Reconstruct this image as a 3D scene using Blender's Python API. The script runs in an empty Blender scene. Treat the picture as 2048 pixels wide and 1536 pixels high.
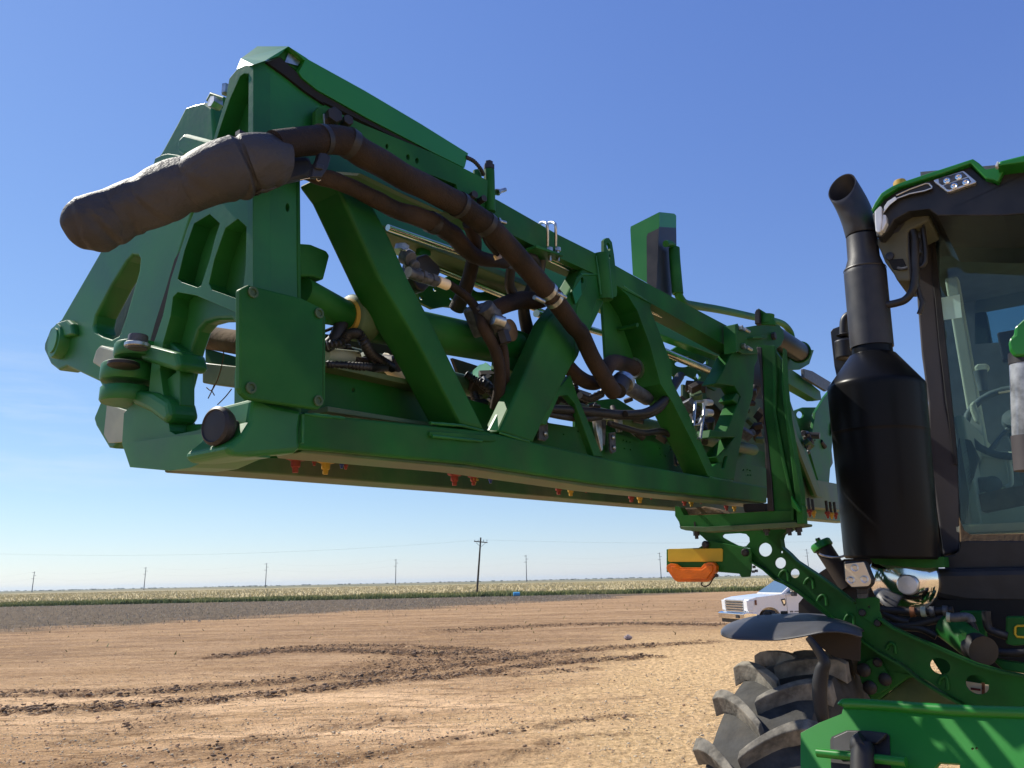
import bpy, bmesh, math, random
import numpy as np
from mathutils import Vector as V, Matrix, Euler
from mathutils.geometry import tessellate_polygon
R = math.radians
random.seed(7)
sc = bpy.context.scene
col = sc.collection

# ---------------------------------------------------------------- camera
EYE = V((0, 0, 2.15)); PITCH = R(14.3); ROLL = R(-1.2); F = 1540.0
cam = bpy.data.cameras.new('camera'); camo = bpy.data.objects.new('camera', cam); col.objects.link(camo)
cam.sensor_width = 36; cam.lens = F / 2048 * 36; cam.clip_start = 0.05; cam.clip_end = 30000
CM = (Euler((math.pi / 2 + PITCH, 0, 0)).to_matrix() @ Matrix.Rotation(ROLL, 3, 'Z'))
camo.matrix_world = Matrix.Translation(EYE) @ CM.to_4x4()
sc.camera = camo

# ---------------------------------------------------------------- sky, sun, exposure
SUN = V((-0.60, 0.35, 0.74)).normalized()
el = math.asin(SUN.z); az = math.atan2(SUN.x, SUN.y)
w = bpy.data.worlds.new('World'); sc.world = w; w.use_nodes = True
nt = w.node_tree; bg = nt.nodes['Background']
sky = nt.nodes.new('ShaderNodeTexSky'); sky.sky_type = 'NISHITA'; sky.sun_disc = False
sky.sun_elevation = el; sky.sun_rotation = az; sky.air_density = 1.1; sky.dust_density = 0.08; sky.ozone_density = 2.6
sky.altitude = 300
sp = nt.nodes.new('ShaderNodeSeparateColor'); cb = nt.nodes.new('ShaderNodeCombineColor'); nt.links.new(sky.outputs[0], sp.inputs[0])
for i, (a_, p_) in enumerate(((0.60, 0.90), (0.668, 0.86), (0.86, 0.55))):   # the phone's colour response to a clear sky
    k_ = nt.nodes.new('ShaderNodeMath'); k_.operation = 'MULTIPLY'; k_.inputs[1].default_value = 0.161; nt.links.new(sp.outputs[i], k_.inputs[0])
    q_ = nt.nodes.new('ShaderNodeMath'); q_.operation = 'POWER'; q_.inputs[1].default_value = p_; nt.links.new(k_.outputs[0], q_.inputs[0])
    r_ = nt.nodes.new('ShaderNodeMath'); r_.operation = 'MULTIPLY'; r_.inputs[1].default_value = a_ / 0.161; nt.links.new(q_.outputs[0], r_.inputs[0])
    nt.links.new(r_.outputs[0], cb.inputs[i])
tcw = nt.nodes.new('ShaderNodeTexCoord'); mpw = nt.nodes.new('ShaderNodeMapping'); mpw.inputs['Scale'].default_value = (2.2, 2.2, 16); nt.links.new(tcw.outputs['Generated'], mpw.inputs[0])
nw = nt.nodes.new('ShaderNodeTexNoise'); nw.inputs['Scale'].default_value = 2.4; nw.inputs['Detail'].default_value = 7; nw.inputs['Roughness'].default_value = 0.62; nt.links.new(mpw.outputs[0], nw.inputs['Vector'])
def mrw(src, a, b, c, d):
    k = nt.nodes.new('ShaderNodeMapRange'); k.inputs[1].default_value = a; k.inputs[2].default_value = b; k.inputs[3].default_value = c; k.inputs[4].default_value = d; nt.links.new(src, k.inputs[0]); return k.outputs[0]
sxw = nt.nodes.new('ShaderNodeSeparateXYZ'); nt.links.new(tcw.outputs['Generated'], sxw.inputs[0])
def mulw(a, b):
    k = nt.nodes.new('ShaderNodeMath'); k.operation = 'MULTIPLY'; nt.links.new(a, k.inputs[0]); nt.links.new(b, k.inputs[1]); return k.outputs[0]
wf = mulw(mulw(mrw(nw.outputs[0], 0.48, 0.72, 0, 0.30), mrw(sxw.outputs[0], -0.28, -0.55, 0, 1)), mulw(mrw(sxw.outputs[2], 0.30, 0.20, 0, 1), mrw(sxw.outputs[2], 0.02, 0.12, 0, 1)))
mxw = nt.nodes.new('ShaderNodeMix'); mxw.data_type = 'RGBA'; nt.links.new(wf, mxw.inputs[0]); nt.links.new(cb.outputs[0], mxw.inputs[6]); mxw.inputs[7].default_value = (5.0, 5.6, 6.2, 1)
nt.links.new(mxw.outputs[2], bg.inputs[0]); bg.inputs[1].default_value = 0.126
sl = bpy.data.lights.new('sun', 'SUN'); slo = bpy.data.objects.new('sun', sl); col.objects.link(slo)
sl.energy = 4.9; sl.angle = R(0.53); sl.color = (1.0, 0.945, 0.83)
slo.rotation_euler = SUN.to_track_quat('Z', 'Y').to_euler(); slo.location = (0, 0, 60)
sc.view_settings.view_transform = 'Standard'; sc.view_settings.look = 'None'
sc.view_settings.gamma = 1; sc.view_settings.use_curve_mapping = False
sc.view_settings.exposure = 0.36
sc.cycles.max_bounces = 8; sc.cycles.use_denoising = True

# ---------------------------------------------------------------- frames: u runs along the machine, n across it, z up
U = V((0.596, 0.803, 0)).normalized(); N = V((-U.y, U.x, 0)); Z = V((0, 0, 1))
O = V((-0.336, 1.35, 0))
def NP(d): return (O + N * d, N)
def SP(s): return (O + U * s, U)
def ZP(z): return (V((0, 0, z)), Z)
def ray(x, y):
    return CM @ V(((x - 1024) / F, (768 - y) / F, -1))
def P(x, y, pl):
    r = ray(x, y); k = (pl[0] - EYE).dot(pl[1]) / r.dot(pl[1]); return EYE + r * k
def dep(p): return max(0.1, (CM.transposed() @ (p - EYE)).z * -1)
CR = {'A': (60, 60, 3.2), 'B': (60, 500, 3.2), 'C': (560, 180, 3.2), 'D': (560, 560, 3.2), 'E': (1100, 400, 3.2), 'G': (1100, 700, 3.2),
      'a': (1600, 300, 4.571), 'b': (1600, 600, 4.571), 'c': (1600, 850, 4.571), 'd': (1400, 1036, 4.571), 'e': (1600, 1200, 4.571),
      'f': (1340, 1200, 4.571), 'h': (1440, 600, 7.68), 'i': (1340, 720, 5.909), 'j': (1520, 780, 5.485), 'k': (860, 640, 6.4), 'l': (1840, 560, 2.745), '.': (0, 0, 1)}
def X(s):
    """'A 10,20 30,40 . 500,600' -> photo pixels; a letter switches the magnified frame the numbers were measured in"""
    out = []; t = CR['.']
    for w_ in s.split():
        if w_ in CR: t = CR[w_]; continue
        a = [float(q) for q in w_.split(',')]
        out.append((t[0] + a[0] / t[2], t[1] + a[1] / t[2]) + tuple(a[2:]))
    return out

# ---------------------------------------------------------------- materials
MATS = {}
def mat(name, colr, rough=0.5, metal=0.0, coat=0.0, noise=0.15, nscale=12, dust=0.0, dustc=(0.32, 0.24, 0.16), bump=0.0, bscale=80, trans=0, ior=1.45, spec=0.5, alpha=1, var=None):
    m = bpy.data.materials.new(name); m.use_nodes = True; t = m.node_tree; L = t.links.new
    b = t.nodes['Principled BSDF']
    tc = t.nodes.new('ShaderNodeTexCoord')
    n1 = t.nodes.new('ShaderNodeTexNoise'); n1.inputs['Scale'].default_value = nscale; n1.inputs['Detail'].default_value = 6
    L(tc.outputs['Object'], n1.inputs['Vector'])
    mx = t.nodes.new('ShaderNodeMix'); mx.data_type = 'RGBA'
    c2 = var or tuple(max(0, c * (1 - 2.2 * noise)) for c in colr); c1 = tuple(min(1, c * (1 + noise)) for c in colr)
    mx.inputs[6].default_value = (*c2, 1); mx.inputs[7].default_value = (*c1, 1)
    mr = t.nodes.new('ShaderNodeMapRange'); mr.inputs[1].default_value = 0.35; mr.inputs[2].default_value = 0.65
    L(n1.outputs[0], mr.inputs[0]); L(mr.outputs[0], mx.inputs[0])
    outc = mx.outputs[2]
    rv = t.nodes.new('ShaderNodeMapRange'); rv.inputs[3].default_value = max(0, rough - 0.08); rv.inputs[4].default_value = min(1, rough + 0.12)
    L(n1.outputs[0], rv.inputs[0]); outr = rv.outputs[0]
    if dust > 0:
        n2 = t.nodes.new('ShaderNodeTexNoise'); n2.inputs['Scale'].default_value = nscale * 0.45; n2.inputs['Detail'].default_value = 9; n2.inputs['Roughness'].default_value = 0.7
        L(tc.outputs['Object'], n2.inputs['Vector'])
        m2 = t.nodes.new('ShaderNodeMapRange'); m2.inputs[1].default_value = 0.45; m2.inputs[2].default_value = 0.75; m2.inputs[3].default_value = dust * 0.15; m2.inputs[4].default_value = dust
        L(n2.outputs[0], m2.inputs[0])
        mx2 = t.nodes.new('ShaderNodeMix'); mx2.data_type = 'RGBA'; mx2.inputs[7].default_value = (*dustc, 1)
        L(m2.outputs[0], mx2.inputs[0]); L(outc, mx2.inputs[6]); outc = mx2.outputs[2]
        ad = t.nodes.new('ShaderNodeMath'); ad.operation = 'MULTIPLY_ADD'; ad.inputs[1].default_value = 0.6; L(m2.outputs[0], ad.inputs[0]); L(outr, ad.inputs[2]); ad.use_clamp = True
        outr = ad.outputs[0]
    L(outc, b.inputs['Base Color']); L(outr, b.inputs['Roughness'])
    b.inputs['Metallic'].default_value = metal; b.inputs['Coat Weight'].default_value = coat; b.inputs['Coat Roughness'].default_value = 0.2
    b.inputs['Transmission Weight'].default_value = trans; b.inputs['IOR'].default_value = ior; b.inputs['Specular IOR Level'].default_value = spec
    b.inputs['Alpha'].default_value = alpha
    if bump > 0:
        n3 = t.nodes.new('ShaderNodeTexNoise'); n3.inputs['Scale'].default_value = bscale; n3.inputs['Detail'].default_value = 4
        L(tc.outputs['Object'], n3.inputs['Vector'])
        bp = t.nodes.new('ShaderNodeBump'); bp.inputs['Strength'].default_value = bump; bp.inputs['Distance'].default_value = 0.004
        L(n3.outputs[0], bp.inputs['Height']); L(bp.outputs[0], b.inputs['Normal'])
    MATS[name] = m; return m
GREEN = (0.004, 0.108, 0.013)
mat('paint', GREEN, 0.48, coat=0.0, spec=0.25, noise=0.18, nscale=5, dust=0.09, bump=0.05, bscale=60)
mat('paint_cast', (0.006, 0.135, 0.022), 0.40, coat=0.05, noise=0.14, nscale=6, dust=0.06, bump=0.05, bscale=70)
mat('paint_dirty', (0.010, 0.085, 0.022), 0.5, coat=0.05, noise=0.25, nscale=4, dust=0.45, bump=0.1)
mat('paint_bright', (0.009, 0.185, 0.016), 0.34, coat=0.15, noise=0.05, nscale=3, dust=0.03)  # brighter green; on some small boom pieces it paints sunlit faces
mat('mud', (0.12, 0.075, 0.04), 0.9, noise=0.3, nscale=9, dust=0.4, bump=0.5)
mat('rubber_hose', (0.020, 0.014, 0.011), 0.65, noise=0.3, nscale=10, dust=0.30, dustc=(0.18, 0.115, 0.07), bump=0.5, bscale=300, spec=0.3)
mat('sleeve', (0.040, 0.040, 0.046), 0.58, noise=0.2, nscale=9, dust=0.12, dustc=(0.15, 0.115, 0.09), bump=0.35, bscale=260, spec=0.5)
_t = MATS['sleeve'].node_tree; _b = [n_ for n_ in _t.nodes if n_.type == 'BUMP'][0]
_n = _t.nodes.new('ShaderNodeTexNoise'); _n.inputs['Scale'].default_value = 11; _n.inputs['Detail'].default_value = 3; _n.inputs['Distortion'].default_value = 1.2
_c = [n_ for n_ in _t.nodes if n_.type == 'TEX_COORD'][0]; _t.links.new(_c.outputs['Object'], _n.inputs['Vector'])
_b2 = _t.nodes.new('ShaderNodeBump'); _b2.inputs['Distance'].default_value = 0.02; _b2.inputs['Strength'].default_value = 0.45
_t.links.new(_n.outputs[0], _b2.inputs['Height']); _t.links.new(_b2.outputs[0], _b.inputs['Normal'])
mat('black_rubber', (0.012, 0.012, 0.014), 0.5, noise=0.2, dust=0.05)
mat('black_plastic', (0.018, 0.018, 0.02), 0.42, noise=0.2, dust=0.04)
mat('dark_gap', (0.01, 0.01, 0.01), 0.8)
mat('tank', (0.028, 0.02, 0.016), 0.6, noise=0.2, nscale=4, dust=0.25, dustc=(0.12, 0.08, 0.05))
mat('stack_paint', (0.028, 0.027, 0.030), 0.42, noise=0.08, nscale=20, bump=0.15, bscale=600, dust=0.03)
mat('shield_paint', (0.008, 0.008, 0.009), 0.30, noise=0.1, nscale=4, coat=0.0, dust=0.0, spec=0.16)
mat('zinc', (0.55, 0.55, 0.53), 0.35, metal=1, noise=0.15, nscale=60)
mat('steel_rod', (0.6, 0.58, 0.45), 0.2, metal=1, noise=0.1)
mat('chrome', (0.8, 0.8, 0.8), 0.08, metal=1, noise=0.03)
mat('castgrey', (0.10, 0.105, 0.115), 0.5, metal=0.3, noise=0.2, nscale=60)
mat('white_patch', (0.36, 0.40, 0.30), 0.5, noise=0.1, dust=0.1)
mat('cream', (0.88, 0.72, 0.48), 0.4, noise=0.03)
mat('rust', (0.22, 0.08, 0.03), 0.7, noise=0.3, nscale=40)
mat('yellow', (0.60, 0.40, 0.02), 0.45, noise=0.05)
mat('nozzle_yellow', (0.42, 0.25, 0.015), 0.6, noise=0.3, dust=0.25)
mat('red', (0.20, 0.014, 0.010), 0.6, noise=0.3, dust=0.2)
mat('blue', (0.02, 0.04, 0.2), 0.4, noise=0.1)
mat('amber', (0.72, 0.15, 0.003), 0.3, noise=0.08, nscale=25, coat=0.2, spec=0.3, bump=0.25, bscale=120)
mat('tyre', (0.045, 0.045, 0.043), 0.75, noise=0.25, nscale=18, dust=0.5, dustc=(0.17, 0.15, 0.12), bump=0.4, bscale=90)
mat('lug_rubber', (0.15, 0.14, 0.12), 0.85, noise=0.3, nscale=24, dust=0.9, dustc=(0.36, 0.32, 0.25), bump=0.5, bscale=110)
mat('fender', (0.065, 0.068, 0.078), 0.45, noise=0.12, nscale=8, dust=0.15, bump=0.1, bscale=300)
mat('beige', (0.56, 0.58, 0.44), 0.6, noise=0.05, nscale=3)
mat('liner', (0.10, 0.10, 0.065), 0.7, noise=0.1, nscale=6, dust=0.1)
mat('grey_interior', (0.11, 0.13, 0.13), 0.6, noise=0.1)
mat('sticker', (0.45, 0.72, 0.66), 0.5, noise=0.02)
mat('tube_clear', (0.30, 0.32, 0.34), 0.12, noise=0.25, nscale=20, coat=1)
mat('lens', (0.75, 0.78, 0.8), 0.08, noise=0.03, coat=1)
mat('silver', (0.65, 0.66, 0.68), 0.3, metal=0.7, noise=0.05)
mat('pillar', (0.055, 0.05, 0.055), 0.55, noise=0.06, nscale=4)
mat('truck_white', (0.84, 0.82, 0.78), 0.2, coat=1, noise=0.01)
mat('truck_glass', (0.10, 0.16, 0.20), 0.05, coat=1, noise=0.02)
mat('wood_pole', (0.10, 0.075, 0.055), 0.9, noise=0.3, nscale=8)
mat('far_pole', (0.13, 0.13, 0.13), 0.7, noise=0.1)
mat('stone', (0.62, 0.50, 0.33), 0.9, noise=0.2, nscale=30, bump=0.5)
mat('rock', (0.45, 0.36, 0.33), 0.9, noise=0.25, nscale=8, bump=0.6, bscale=12)
mat('blue_drum', (0.10, 0.40, 0.65), 0.4, noise=0.05)
g = mat('glass', (0.30, 0.52, 0.50), 0.02, noise=0.0, spec=0.5)
def glassify(name, tint, refl):
    m = bpy.data.materials.new(name); m.use_nodes = True; t = m.node_tree; t.nodes.clear()
    o = t.nodes.new('ShaderNodeOutputMaterial'); tr = t.nodes.new('ShaderNodeBsdfTransparent'); tr.inputs[0].default_value = (*tint, 1)
    gl = t.nodes.new('ShaderNodeBsdfGlossy'); gl.inputs['Roughness'].default_value = 0.02; gl.inputs[0].default_value = (0.9, 1, 1, 1)
    fr = t.nodes.new('ShaderNodeFresnel'); fr.inputs[0].default_value = 1.5
    ad = t.nodes.new('ShaderNodeMath'); ad.operation = 'MULTIPLY_ADD'; ad.inputs[1].default_value = 1.0; ad.inputs[2].default_value = refl
    mx = t.nodes.new('ShaderNodeMixShader')
    t.links.new(fr.outputs[0], ad.inputs[0]); t.links.new(ad.outputs[0], mx.inputs[0]); t.links.new(tr.outputs[0], mx.inputs[1]); t.links.new(gl.outputs[0], mx.inputs[2]); t.links.new(mx.outputs[0], o.inputs[0])
    MATS[name] = m
glassify('cab_glass', (0.60, 0.71, 0.70), -0.01)
glassify('clear_glass', (0.8, 0.9, 0.9), 0.1)

# ---------------------------------------------------------------- object building
WL = {}
def link(name, me, m, parent=None, label=None, smooth=False, bevel=0, seg=2, origin=None):
    c = V((0, 0, 0))
    n = len(me.vertices)
    co = np.empty(n * 3); me.vertices.foreach_get('co', co); co = co.reshape(-1, 3)
    c = V(origin) if origin is not None else V((co.min(0) + co.max(0)) / 2)
    co -= np.array(c); me.vertices.foreach_set('co', co.ravel())
    o = bpy.data.objects.new(name, me); col.objects.link(o)
    if isinstance(m, str): m = MATS[m]
    if m: me.materials.append(m)
    WL[o] = c.copy()
    if parent is not None: o.parent = parent; o.location = c - WL[parent]
    else: o.location = c
    if label: o['label'] = label
    if smooth: me.polygons.foreach_set('use_smooth', [True] * len(me.polygons))
    if bevel > 0:
        bv = o.modifiers.new('bevel', 'BEVEL'); bv.width = bevel; bv.segments = seg; bv.limit_method = 'ANGLE'; bv.angle_limit = R(38)
    me.update()
    return o
class MB:
    def __init__(s): s.v = []; s.f = []; s.sm = []
    def add(s, vs, fs, smooth=False):
        b = len(s.v); s.v += [tuple(p) for p in vs]; s.f += [tuple(i + b for i in f) for f in fs]; s.sm += [smooth] * len(fs); return s
    def build(s, name, m, parent=None, label=None, bevel=0, seg=2, origin=None):
        me = bpy.data.meshes.new(name); me.from_pydata(s.v, [], s.f)
        bm = bmesh.new(); bm.from_mesh(me)
        if len(s.v) < 60000: bmesh.ops.recalc_face_normals(bm, faces=bm.faces)
        bm.to_mesh(me); bm.free()
        me.polygons.foreach_set('use_smooth', s.sm)
        if any(s.sm): me.set_sharp_from_angle(angle=R(42))
        return link(name, me, m, parent, label, bevel=bevel, seg=seg, origin=origin)
    # prism of a polygon (with holes) pushed along vector ext
    def prism(s, outer, ext, holes=()):
        loops = [list(outer)] + [list(h) for h in holes]
        flat = [p for l in loops for p in l]; n = len(flat)
        tris = tessellate_polygon([[V(p) for p in l] for l in loops])
        vs = flat + [p + ext for p in flat]
        fs = [tuple(t) for t in tris] + [tuple(i + n for i in reversed(t)) for t in tris]
        b = 0
        for l in loops:
            k = len(l)
            for i in range(k): fs.append((b + i, b + (i + 1) % k, b + (i + 1) % k + n, b + i + n))
            b += k
        return s.add(vs, fs)
    def tube(s, pts, rad, sides=12, sub=6, corr=0, noise=0, caps=True, nseed=0, flat=None):
        pts = [V(p) for p in pts]; n = len(pts)
        rad = list(rad) if hasattr(rad, '__len__') else [rad] * n
        cp, cr = [], []
        if sub <= 1 or n < 3: cp, cr = pts, rad
        else:
            for i in range(n - 1):
                p0 = pts[max(0, i - 1)]; p1 = pts[i]; p2 = pts[i + 1]; p3 = pts[min(n - 1, i + 2)]
                for j in range(sub):
                    t = j / sub
                    cp.append(0.5 * ((2 * p1) + (p2 - p0) * t + (2 * p0 - 5 * p1 + 4 * p2 - p3) * t * t + (3 * p1 - p0 - 3 * p2 + p3) * t ** 3))
                    cr.append(rad[i] * (1 - t) + rad[i + 1] * t)
            cp.append(pts[-1]); cr.append(rad[-1])
        vs, fs = [], []
        up = None
        for i, p in enumerate(cp):
            d = (cp[min(i + 1, len(cp) - 1)] - cp[max(i - 1, 0)])
            d = d.normalized() if d.length > 1e-9 else V((0, 0, 1))
            if up is None:
                up = d.orthogonal().normalized()
            else:
                up = (up - d * up.dot(d)); up = up.normalized() if up.length > 1e-6 else d.orthogonal().normalized()
            sd = d.cross(up)
            for k in range(sides):
                a = 2 * math.pi * k / sides; r = cr[i]
                if corr: r *= 1 + (corr if i % 2 else -corr)
                if noise: 
                    r *= 1 + noise * (math.sin(i * 0.55 + nseed + 2.0 * math.sin(a)) * 0.5 + math.sin(a * 3 + i * 0.9 + nseed) * 0.35 + random.uniform(-.15, .15))
                vs.append(p + (up * math.cos(a) + sd * math.sin(a)) * r)
        m = len(cp)
        for i in range(m - 1):
            for k in range(sides):
                fs.append((i * sides + k, i * sides + (k + 1) % sides, (i + 1) * sides + (k + 1) % sides, (i + 1) * sides + k))
        s.add(vs, fs, True)
        if caps:
            b = len(s.v) - len(vs)
            s.f.append(tuple(b + k for k in range(sides))); s.f.append(tuple(b + (m - 1) * sides + k for k in reversed(range(sides)))); s.sm += [False, False]
        return s
    def cyl(s, p0, p1, r0, r1=None, sides=24):
        return s.tube([p0, p1], [r0, r0 if r1 is None else r1], sides=sides, sub=1)
    def lathe(s, base, axis, prof, sides=40, smooth=True, a0=0, a1=2 * math.pi):
        axis = V(axis).normalized(); e1 = axis.orthogonal().normalized(); e2 = axis.cross(e1)
        full = abs(a1 - a0 - 2 * math.pi) < 1e-6
        ns = sides if full else sides + 1
        vs = []
        for (r, h) in prof:
            for k in range(ns):
                a = a0 + (a1 - a0) * k / sides
                vs.append(V(base) + axis * h + (e1 * math.cos(a) + e2 * math.sin(a)) * r)
        fs = []
        for i in range(len(prof) - 1):
            for k in range(sides if full else sides):
                k2 = (k + 1) % ns
                fs.append((i * ns + k, i * ns + k2, (i + 1) * ns + k2, (i + 1) * ns + k))
        return s.add(vs, fs, smooth)
    def box(s, c, ax, ay, az_):
        c = V(c); vs = [c + ax * i + ay * j + az_ * k for i in (-1, 1) for j in (-1, 1) for k in (-1, 1)]
        return s.add(vs, [(0, 1, 3, 2), (4, 6, 7, 5), (0, 4, 5, 1), (2, 3, 7, 6), (0, 2, 6, 4), (1, 5, 7, 3)])
    def hexb(s, p, ax, r, h):
        s.tube([p, p + V(ax).normalized() * h], [r, r], sides=6, sub=1)
        for i in range(len(s.sm) - 8, len(s.sm)): s.sm[i] = False
        return s
def circ(cx, cy, r, ry=None, n=16, rot=0):
    ry = ry or r; out = []
    for i in range(n):
        a = 2 * math.pi * i / n; x, y = r * math.cos(a), ry * math.sin(a)
        out.append((cx + x * math.cos(rot) - y * math.sin(rot), cy + x * math.sin(rot) + y * math.cos(rot)))
    return out
def TC(tag, pts):
    t = CR[tag]; return [(t[0] + x / t[2], t[1] + y / t[2]) for x, y in pts]
def on(pts, pl): return [P(p[0], p[1], pl) for p in pts]
def plate(name, poly, pl, th, m='paint', parent=None, holes=(), bevel=0.002, label=None, seg=2):
    """a plate whose outline lies in plane pl and whose thickness runs away from the camera"""
    if isinstance(poly, str): poly = X(poly)
    mb = MB(); mb.prism(on(poly, pl), pl[1] * th, [on(h, pl) for h in holes])
    return mb.build(name, m, parent, label, bevel=bevel, seg=seg)
def hose(name, spec, m, parent=None, label=None, sides=14, sub=6, corr=0, noise=0, rs=1, nseed=0, smooth_sub=None):
    """spec: x,y,d,rpx in the magnified frames; d = offset across the machine"""
    pts, rad = [], []
    t = X(spec)
    for q in t:
        p = P(q[0], q[1], NP(q[2])); pts.append(p); rad.append(q[3] * dep(p) / F * rs)
    return MB().tube(pts, rad, sides=sides, sub=sub, corr=corr, noise=noise, nseed=nseed).build(name, m, parent, label)
def thing(name, label, cat, loc, group=None, kind=None):
    o = bpy.data.objects.new(name, None); col.objects.link(o); o.location = loc; WL[o] = V(loc)
    o['label'] = label; o['category'] = cat; o.empty_display_size = 0.3
    if group: o['group'] = group
    return o
def tag(o, label=None, cat=None, group=None, kind=None):
    for k, v in (('label', label), ('category', cat), ('group', group), ('kind', kind)):
        if v: o[k] = v
    return o

# ================================================================ GROUND
def hash2(ix, iy, s):
    h = (ix.astype(np.int64) * 374761393 + iy.astype(np.int64) * 668265263 + s * 974634777) & 0x7fffffff
    h = ((h ^ (h >> 13)) * 1274126177) & 0x7fffffff
    return ((h ^ (h >> 16)) & 0xffff) / 65535.0
def vnoise(x, y, s=0):
    ix = np.floor(x); iy = np.floor(y); fx = x - ix; fy = y - iy
    fx = fx * fx * (3 - 2 * fx); fy = fy * fy * (3 - 2 * fy); ix = ix.astype(np.int64); iy = iy.astype(np.int64)
    a = hash2(ix, iy, s); b = hash2(ix + 1, iy, s); c = hash2(ix, iy + 1, s); d = hash2(ix + 1, iy + 1, s)
    return (a * (1 - fx) + b * fx) * (1 - fy) + (c * (1 - fx) + d * fx) * fy
def fbm(x, y, s=0, o=4):
    r = 0; a = 0.5
    for i in range(o): r = r + a * vnoise(x, y, s + i); x = x * 2.03 + 11.3; y = y * 2.03 + 5.7; a *= 0.5
    return r
def G(px): return [tuple(P(x, y, ZP(0)))[:2] for x, y in px]
TRACKS = [
    ('. 760,1330 860,1318 960,1312 1060,1310 1130,1316', 1.1, 0.42, 0.03),
    ('. 640,1352 760,1340 900,1326', 0.9, 0.35, 0.03),
    ('. 300,1418 360,1430 300,1450 240,1462 160,1480', 0.3, 0.30, 0.02),
    # photo path, half width m, darkness, height m
    ('. -120,1390 0,1388 200,1386 300,1382 560,1363 720,1351 820,1341 930,1330 1060,1308 1180,1297 1300,1290 1420,1283', 0.42, 0.62, 0.10),
    ('. -160,1424 0,1419 150,1415 300,1405 430,1398 520,1390 640,1376 760,1362 880,1352 1000,1338 1120,1325 1300,1310', 0.36, 0.72, 0.12),
    ('. 430,1314 520,1305 620,1299 720,1300 800,1305 880,1308 960,1302', 0.50, 0.75, 0.10),
    ('. 500,1302 590,1294 700,1290 800,1292 900,1296 960,1300 1000,1306', 0.45, 0.55, 0.08),
    ('. 880,1262 1000,1255 1100,1250 1200,1248 1300,1247 1445,1249', 0.9, 0.45, 0.06),
    ('. 1180,1247 1280,1246 1445,1249', 0.45, 0.70, 0.10),
    ('. 560,1272 700,1268 860,1262 1000,1254', 0.6, 0.28, 0.03),
    ('. 0,1475 120,1462 230,1440 330,1420 420,1402', 0.22, 0.25, -0.03),
    ('. 60,1545 200,1520 320,1500 420,1495 520,1477 620,1460 720,1448 800,1440', 0.22, 0.38, 0.05),
    ('. 500,1545 640,1528 780,1500 900,1478 1020,1465 1130,1440 1260,1430', 0.15, 0.42, 0.05),
    ('. 820,1552 960,1530 1090,1490 1180,1470 1260,1466', 0.12, 0.35, 0.04),
    ('. 960,1350 1080,1345 1180,1337', 0.25, 0.45, 0.05),
    ('. 860,1420 1000,1412 1120,1400 1230,1396 1330,1385', 0.16, 0.25, 0.03),
    ('. 200,1545 330,1525 460,1512 600,1500', 0.10, 0.35, 0.04)]
def segdist(x, y, pts):
    best = np.full(x.shape, 1e9)
    for (ax, ay), (bx, by) in zip(pts[:-1], pts[1:]):
        dx, dy = bx - ax, by - ay; L2 = dx * dx + dy * dy + 1e-9
        t = np.clip(((x - ax) * dx + (y - ay) * dy) / L2, 0, 1)
        best = np.minimum(best, np.hypot(x - ax - t * dx, y - ay - t * dy))
    return best
def track_mask(x, y):
    dark = np.zeros_like(x); hgt = np.zeros_like(x)
    wx = x + (fbm(x * 1.3, y * 1.3, 51) - 0.5) * 0.5; wy = y + (fbm(x * 1.3, y * 1.3, 57) - 0.5) * 0.5
    for spec, hw, dk, hh in TRACKS:
        d = segdist(wx, wy, G(X(spec))); hw = hw * 1.9
        k = np.clip(1.25 - d / hw, 0, 1); k = k * k * (3 - 2 * k)
        dark = np.maximum(dark, k * dk); hgt = hgt + k * hh
    return dark, hgt
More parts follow.
